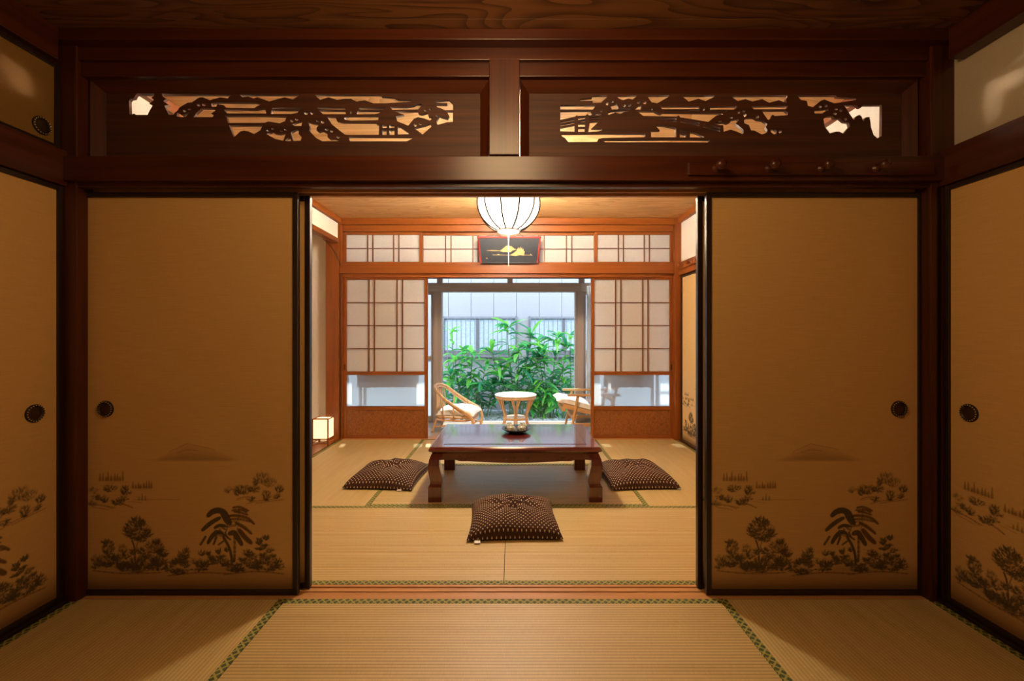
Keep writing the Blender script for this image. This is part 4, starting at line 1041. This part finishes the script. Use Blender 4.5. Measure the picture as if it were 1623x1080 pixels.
# ================================================================ low table
TX, TY = .052, 3.325
tb = empty('low_table', (TX, TY, 0), label='low dark red lacquered table with curved legs on the straw mats', cat='table')
hw, hd, zt = .588, .392, .370
def rrect(a, b, z, r=.012, n=4):
    P = []
    for cx, cy, st in ((a-r, b-r, 0), (-a+r, b-r, 90), (-a+r, -b+r, 180), (a-r, -b+r, 270)):
        for k in range(n+1):
            an = R(st+90*k/n); P.append((cx+r*math.cos(an), cy+r*math.sin(an), z))
    return P
m = MB(); m.quadring([rrect(hw-.05, hd-.05, zt-.048), rrect(hw-.022, hd-.022, zt-.044), rrect(hw-.014, hd-.014, zt-.036), rrect(hw-.002, hd-.002, zt-.030), rrect(hw, hd, zt-.018), rrect(hw-.006, hd-.006, zt-.010), rrect(hw-.010, hd-.010, zt-.003), rrect(hw-.016, hd-.016, zt)])
tt = m.build('tabletop', MAHO['x'], tb)
ix, iy = hw-.105, hd-.10
MB().box(-ix, ix, -iy, iy, zt, zt+.0012).build('inset_panel', MAHO['x'], tt, .0005)
for (a, b, c, d) in ((-ix-.010, ix+.010, -iy-.012, -iy-.006), (-ix-.010, ix+.010, iy+.006, iy+.012), (-ix-.012, -ix-.006, -iy-.012, iy+.012), (ix+.006, ix+.012, -iy-.012, iy+.012)):
    MB().box(a, b, c, d, zt, zt+.0016).build('inlay_line', MAHO['y'], tt)
lx, ly = hw-.045, hd-.045
def leg(sx, sy):
    prof = [(0, .045, -.045), (.10, .045, -.045), (.108, .041, -.045), (.118, .034, -.046), (.135, .033, -.052), (.16, .037, -.050), (.20, .044, -.040), (.245, .046, -.030), (.285, .040, -.030), (.31, .030, -.05), (.325, .024, -.05)]
    rings = []
    for z, o, i in prof:
        P = [(lx+o, ly+o), (lx+i, ly+o), (lx+i, ly+i), (lx+o, ly+i)]
        P = [(sx*p[0], sy*p[1], z) for p in P]
        if sx*sy < 0: P.reverse()
        rings.append(P)
    mm = MB(); mm.quadring(rings); return mm
for sx in (-1, 1):
    for sy in (-1, 1): leg(sx, sy).build('leg', MAHO['z'], tb, .004)
def apron(L, drop):
    P = [(-L, .325), (L, .325), (L, .272), (L*.93, .276), (L*.80, .278), (L*.74, .268), (L*.70, .266)]
    for t in np.linspace(.6, -.6, 13): P.append((L*t, .266-drop*math.cos(t/.6*PI/2)**1.0))
    P += [(-L*.70, .266), (-L*.74, .268), (-L*.80, .278), (-L*.93, .276), (-L, .272)]
    return P
for s in (-1, 1):
    MB().prism(apron(lx-.02, .012 if s < 0 else .014), s*(hd-.052)-.013, s*(hd-.052)+.013).build('apron', MAHO['x'], tb, .002)
    a = MB().prism(apron(ly-.02, .012), -.013, .013); a.v = [(s*(hw-.052)+v[1], v[0], v[2]) for v in a.v]
    a.build('apron', MAHO['y'], tb, .002)
# carved sprigs on the front apron
m = MB(); rr = random.Random(8)
for cx, n, sp in ((0, 26, .10), (.33, 14, .06), (-.33, 14, .06)):
    for k in range(n):
        x = cx+rr.uniform(-sp, sp); z = .285+rr.uniform(-.012, .014); r = rr.uniform(.003, .008)
        m.lathe([(r, 0), (r*.7, .003), (0, .0045)], 6, (x, -(hd-.052)-.013, z), 'y', caps=False)
m.build('carved_sprig', MAHO['x'], tb, kind='stuff')

# tray and cups
tr = empty('serving_dish', (.062, 3.395, zt+.0012), label='dark shallow dish holding the tea cups on the low table', cat='dish')
MB().lathe([(.0, .006), (.05, .006), (.052, 0), (.056, 0), (.060, .008), (.092, .016), (.116, .032), (.114, .033), (.090, .020), (.058, .012), (0, .010)], 36, caps=False).build('dish', LAC_B, tr, smooth=True)
cz = zt+.0012+.0115
cups = []
c0 = empty('tea_cup', label='', cat='tea cup')
MB().lathe([(.0, .052), (.016, .052), (.017, .047), (.0175, .047), (.030, .044), (.036, .034), (.038, .016), (.039, 0), (.0365, 0), (.0355, .016), (.034, .032), (.028, .041), (0, .043)], 24, caps=False).build('bowl', CUP, c0, smooth=True)
MB().lathe([(.020, .0475), (.020, .056), (.017, .056), (.017, .0475)], 20, caps=False).build('foot_ring', CUP, c0, smooth=True)
spots = [(-.040, -.040, 'upturned grey green tea cup at the front left of the dish'), (.042, -.040, 'upturned grey green tea cup at the front right of the dish'), (-.052, .040, 'upturned grey green tea cup at the rear left of the dish'), (.052, .040, 'upturned grey green tea cup at the rear right of the dish'), (.0, .062, 'upturned grey green tea cup at the very back of the dish')]
for i, (x, yv, lab) in enumerate(spots[:4]):
    c = c0 if i == 0 else copy_tree(c0)
    c.location = (.062+x, 3.395+yv*.95, cz+.004); c.rotation_euler = (0, 0, i*1.3); c.scale = (.92, .92, .88); c['label'] = lab; c['group'] = 'tea cups on the dish'

# ================================================================ floor cushions
def cushion_mesh(name, mat, hx, hy, h, dimple=.6, N=44, puff=.42, seed=0, wob=.004):
    rr = np.random.RandomState(seed)
    V = []; Fc = []; UVv = []
    ph = rr.uniform(0, 6, 8)
    def prof(s, t):
        e = max(0, 1-abs(s)**2.6)**puff*max(0, 1-abs(t)**2.6)**puff
        d = math.hypot(s, t)
        return e*(1-dimple*math.exp(-(d/.17)**2))
    for side in (1, -1):
        b = len(V)
        for i in range(N+1):
            for j in range(N+1):
                s, t = -1+2*i/N, -1+2*j/N
                # pinched corners, slightly bowed sides
                k = 1-.055*(1-abs(t)**2)*(abs(s)**3); k2 = 1-.055*(1-abs(s)**2)*(abs(t)**3)
                ang = math.atan2(t, s); d = math.hypot(s, t)
                z = prof(s, t)
                w_ = wob*math.sin(ang*7+ph[0])*math.exp(-((d-.45)/.3)**2)+wob*.7*math.sin(ang*13+ph[1])*math.exp(-((d-.3)/.2)**2)+wob*.8*math.sin(5*s+ph[2])*math.sin(4*t+ph[3])
                if side > 0: zz = .014+h*z+w_*z
                else: zz = max(.0, .014-.030*min(1, z*1.5))
                if abs(s) == 1 or abs(t) == 1: zz = .014
                V.append((s*hx*k, t*hy*k2, zz)); UVv.append((s*.5+.5, t*.5+.5))
        for i in range(N):
            for j in range(N):
                a = b+i*(N+1)+j; q = (a, a+N+1, a+N+2, a+1)
                Fc.append(q if side > 0 else q[::-1])
    me = bpy.data.meshes.new(name); me.from_pydata(V, [], Fc)
    uv = me.uv_layers.new(name='UVMap')
    for lp in me.loops: uv.data[lp.index].uv = UVv[lp.vertex_index]
    me.materials.append(mat)
    me.polygons.foreach_set('use_smooth', [True]*len(me.polygons))
    return me
def zab(x, yv, rz, tx, ty, label, seed, ta=0, hx=.265, hy=.255):
    root = empty('floor_cushion', (x, yv, .0012), rz, label, 'cushion', 'brown dotted floor cushions round the table')
    o = bpy.data.objects.new('cover', cushion_mesh('cover', ZAB, hx, hy, .108, .72, seed=seed, wob=.010)); COL.objects.link(o); o.parent = root
    MB().tube([(-.012, 0, .050), (.0, .004, .056), (.012, 0, .050)], .003, 6).build('tuft', ZAB, root); MB().tube([(0, -.012, .050), (.002, 0, .057), (0, .012, .050)], .003, 6).build('tuft', ZAB, root)
    tg = MB().box(-.016, .016, -.040, .004, -.0008, .0008).build('care_tag', TAGW, root); tg.location = (tx, ty, .012); tg.rotation_euler = (R(8), 0, ta)
    return root
zab(.038, 2.625, R(2), -.205, -.235, 'brown white dotted floor cushion in front of the low table, nearest the sill', 1)
zab(-.93, 3.42, R(-4), .165, -.235, 'brown white dotted floor cushion left of the low table', 2, hx=.26, hy=.27)
zab(.985, 3.42, R(4), .245, -.235, 'brown white dotted floor cushion right of the low table', 3, hx=.26, hy=.27)

# ================================================================ corridor furniture
# rattan armchair (faces +x)
ch = empty('rattan_armchair', (-.62, 5.20, 0), R(-8), 'low rattan armchair with white seat cushion at the left of the garden window', 'chair')
ch.scale = (.93, .93, .93)
hoop_h = [(.25, -.24, 0), (.265, -.26, .13), (.22, -.275, .235), (.08, -.275, .315), (-.10, -.265, .43), (-.23, -.19, .54), (-.275, 0, .575)]
hoop = hoop_h+[(p[0], -p[1], p[2]) for p in reversed(hoop_h[:-1])]
MB().tube(catmull(hoop, 6), .019, 8).build('arm_hoop', RATTAN, ch, smooth=True)
hoop2 = [(p[0]*.93+.0, p[1]*.93, p[2]-.028) for p in hoop[2:-2]]
MB().tube(catmull(hoop2, 6), .010, 8).build('inner_hoop', RATTAN, ch, smooth=True)
def ring(a, b, z, r, nm):
    P = [(a*math.copysign(abs(math.cos(t))**.6, math.cos(t))-.0, b*math.copysign(abs(math.sin(t))**.6, math.sin(t)), z) for t in np.linspace(0, 2*PI, 28, endpoint=False)]
    MB().tube(P, r, 8, closed=True).build(nm, RATTAN, ch, smooth=True)
ring(.235, .235, .195, .015, 'seat_ring'); ring(.245, .245, .160, .013, 'seat_ring')
hp = catmull(hoop, 6)
for k in range(-4, 5):
    yv = k*.048; z1 = .575-.9*yv*yv-.02; x1 = -.275+1.2*yv*yv
    MB().tube([(x1, yv, z1), (-.255+yv*yv, yv*.95, .36), (-.235, yv*.9, .19)], .008, 6).build('back_cane', RATTAN, ch, smooth=True)
for s in (-1, 1):
    MB().tube(catmull([(-.215, s*.17, .20), (-.235, s*.185, .11), (-.275, s*.2, 0)], 4), .014, 8).build('leg', RATTAN, ch, smooth=True)
    MB().tube([(.02, s*.272, .345), (.02, s*.25, .16)], .010, 8).build('arm_strut', RATTAN, ch, smooth=True)
    MB().tube([(-.12, s*.262, .44), (-.12, s*.24, .16)], .008, 8).build('arm_strut', RATTAN, ch, smooth=True)
    MB().tube(catmull([(-.25, s*.19, .06), (0, s*.235, .10), (.255, s*.245, .06)], 4), .010, 8).build('stretcher', RATTAN, ch, smooth=True)
MB().tube(catmull([(.25, -.24, .07), (.23, 0, .10), (.25, .24, .07)], 4), .010, 8).build('stretcher', RATTAN, ch, smooth=True)
so = bpy.data.objects.new('seat_cushion', cushion_mesh('seat_cushion', CUSHION_W, .245, .225, .10, .12, 24, .36)); COL.objects.link(so); so.parent = ch; so.location = (.02, 0, .205)

# round rattan table
rt = empty('round_side_table', (.075, 5.28, 0), 0, 'round rattan table with glass top before the garden window', 'table')
MB().lathe([(0, .395), (.245, .395), (.252, .399), (.252, .407), (.245, .411), (0, .411)], 40, caps=False).build('glass_top', CUSHION_W, rt, smooth=False)
P = [(.235*math.cos(t), .235*math.sin(t), .378) for t in np.linspace(0, 2*PI, 36, endpoint=False)]
MB().tube(P, .015, 8, closed=True).build('rim', RATTAN, rt, smooth=True)
P = [(.145*math.cos(t), .145*math.sin(t), .125) for t in np.linspace(0, 2*PI, 32, endpoint=False)]
MB().tube(P, .012, 8, closed=True).build('shelf_rim', RATTAN, rt, smooth=True)
MB().lathe([(0, .118), (.145, .118), (.145, .130), (0, .130)], 32).build('shelf', CUSHION_W, rt)
for k in range(6):
    for d in (-.22, .22):
        a = R(30+60*k)+d; b = R(30+60*k)+d*.35
        MB().tube(catmull([(.232*math.cos(a), .232*math.sin(a), .375), (.175*math.cos(b), .175*math.sin(b), .24), (.146*math.cos(b), .146*math.sin(b), .125), (.185*math.cos(b), .185*math.sin(b), 0)], 5), .0095, 8).build('cane_leg', RATTAN, rt, smooth=True)

# wooden armchair on the right (faces -x)
wc_ = empty('wooden_armchair', (.80, 5.20, 0), R(0), 'pale wooden armchair with tilted white cushion at the right of the garden window', 'chair')
for s in (-1, 1):
    yv = s*.25
    MB().tube(catmull([(-.10, yv, 0), (-.06, yv, .22), (-.02, yv, .435)], 4), [.015]*4+[.017]*5, 8).build('leg', RATTAN_L, wc_, smooth=True)
    MB().tube([(.42, yv, 0), (.36, yv, .22), (.40, yv, .44)], .016, 8).build('leg', RATTAN_L, wc_, smooth=True)
    MB().box(-.14, .46, yv-.032, yv+.032, .432, .456).build('armrest', RATTAN_L, wc_, .008)
    MB().box(-.08, .40, yv-.011, yv+.011, .085, .125).build('stretcher', RATTAN_L, wc_, .003)
    m = MB().box(-.30, .30, yv*.9-.014, yv*.9+.014, -.022, .022); o = m.build('seat_rail', RATTAN_L, wc_, .004); o.location = (.10, 0, .245); o.rotation_euler = (0, R(15), 0)
    MB().tube([(.33, yv*.85, .20), (.50, yv*.85, .72)], .014, 8).build('back_post', RATTAN_L, wc_)
for t in (.35, .6, .85): MB().box(.33+.17*t-.008, .33+.17*t+.008, -.22, .22, .20+.52*t-.03, .20+.52*t+.03).build('back_slat', RATTAN_L, wc_, .004)
MB().box(-.20, -.16, -.24, .24, .255, .30).build('seat_rail', RATTAN_L, wc_, .004)
MB().box(-.09, -.03, -.25, .25, .17, .215).build('front_stretcher', RATTAN_L, wc_, .004)
so = bpy.data.objects.new('seat_cushion', cushion_mesh('seat_cushion', CUSHION_W, .31, .235, .075, .05, 24, .30)); COL.objects.link(so); so.parent = wc_; so.location = (.03, 0, .285); so.rotation_euler = (0, R(15), 0)
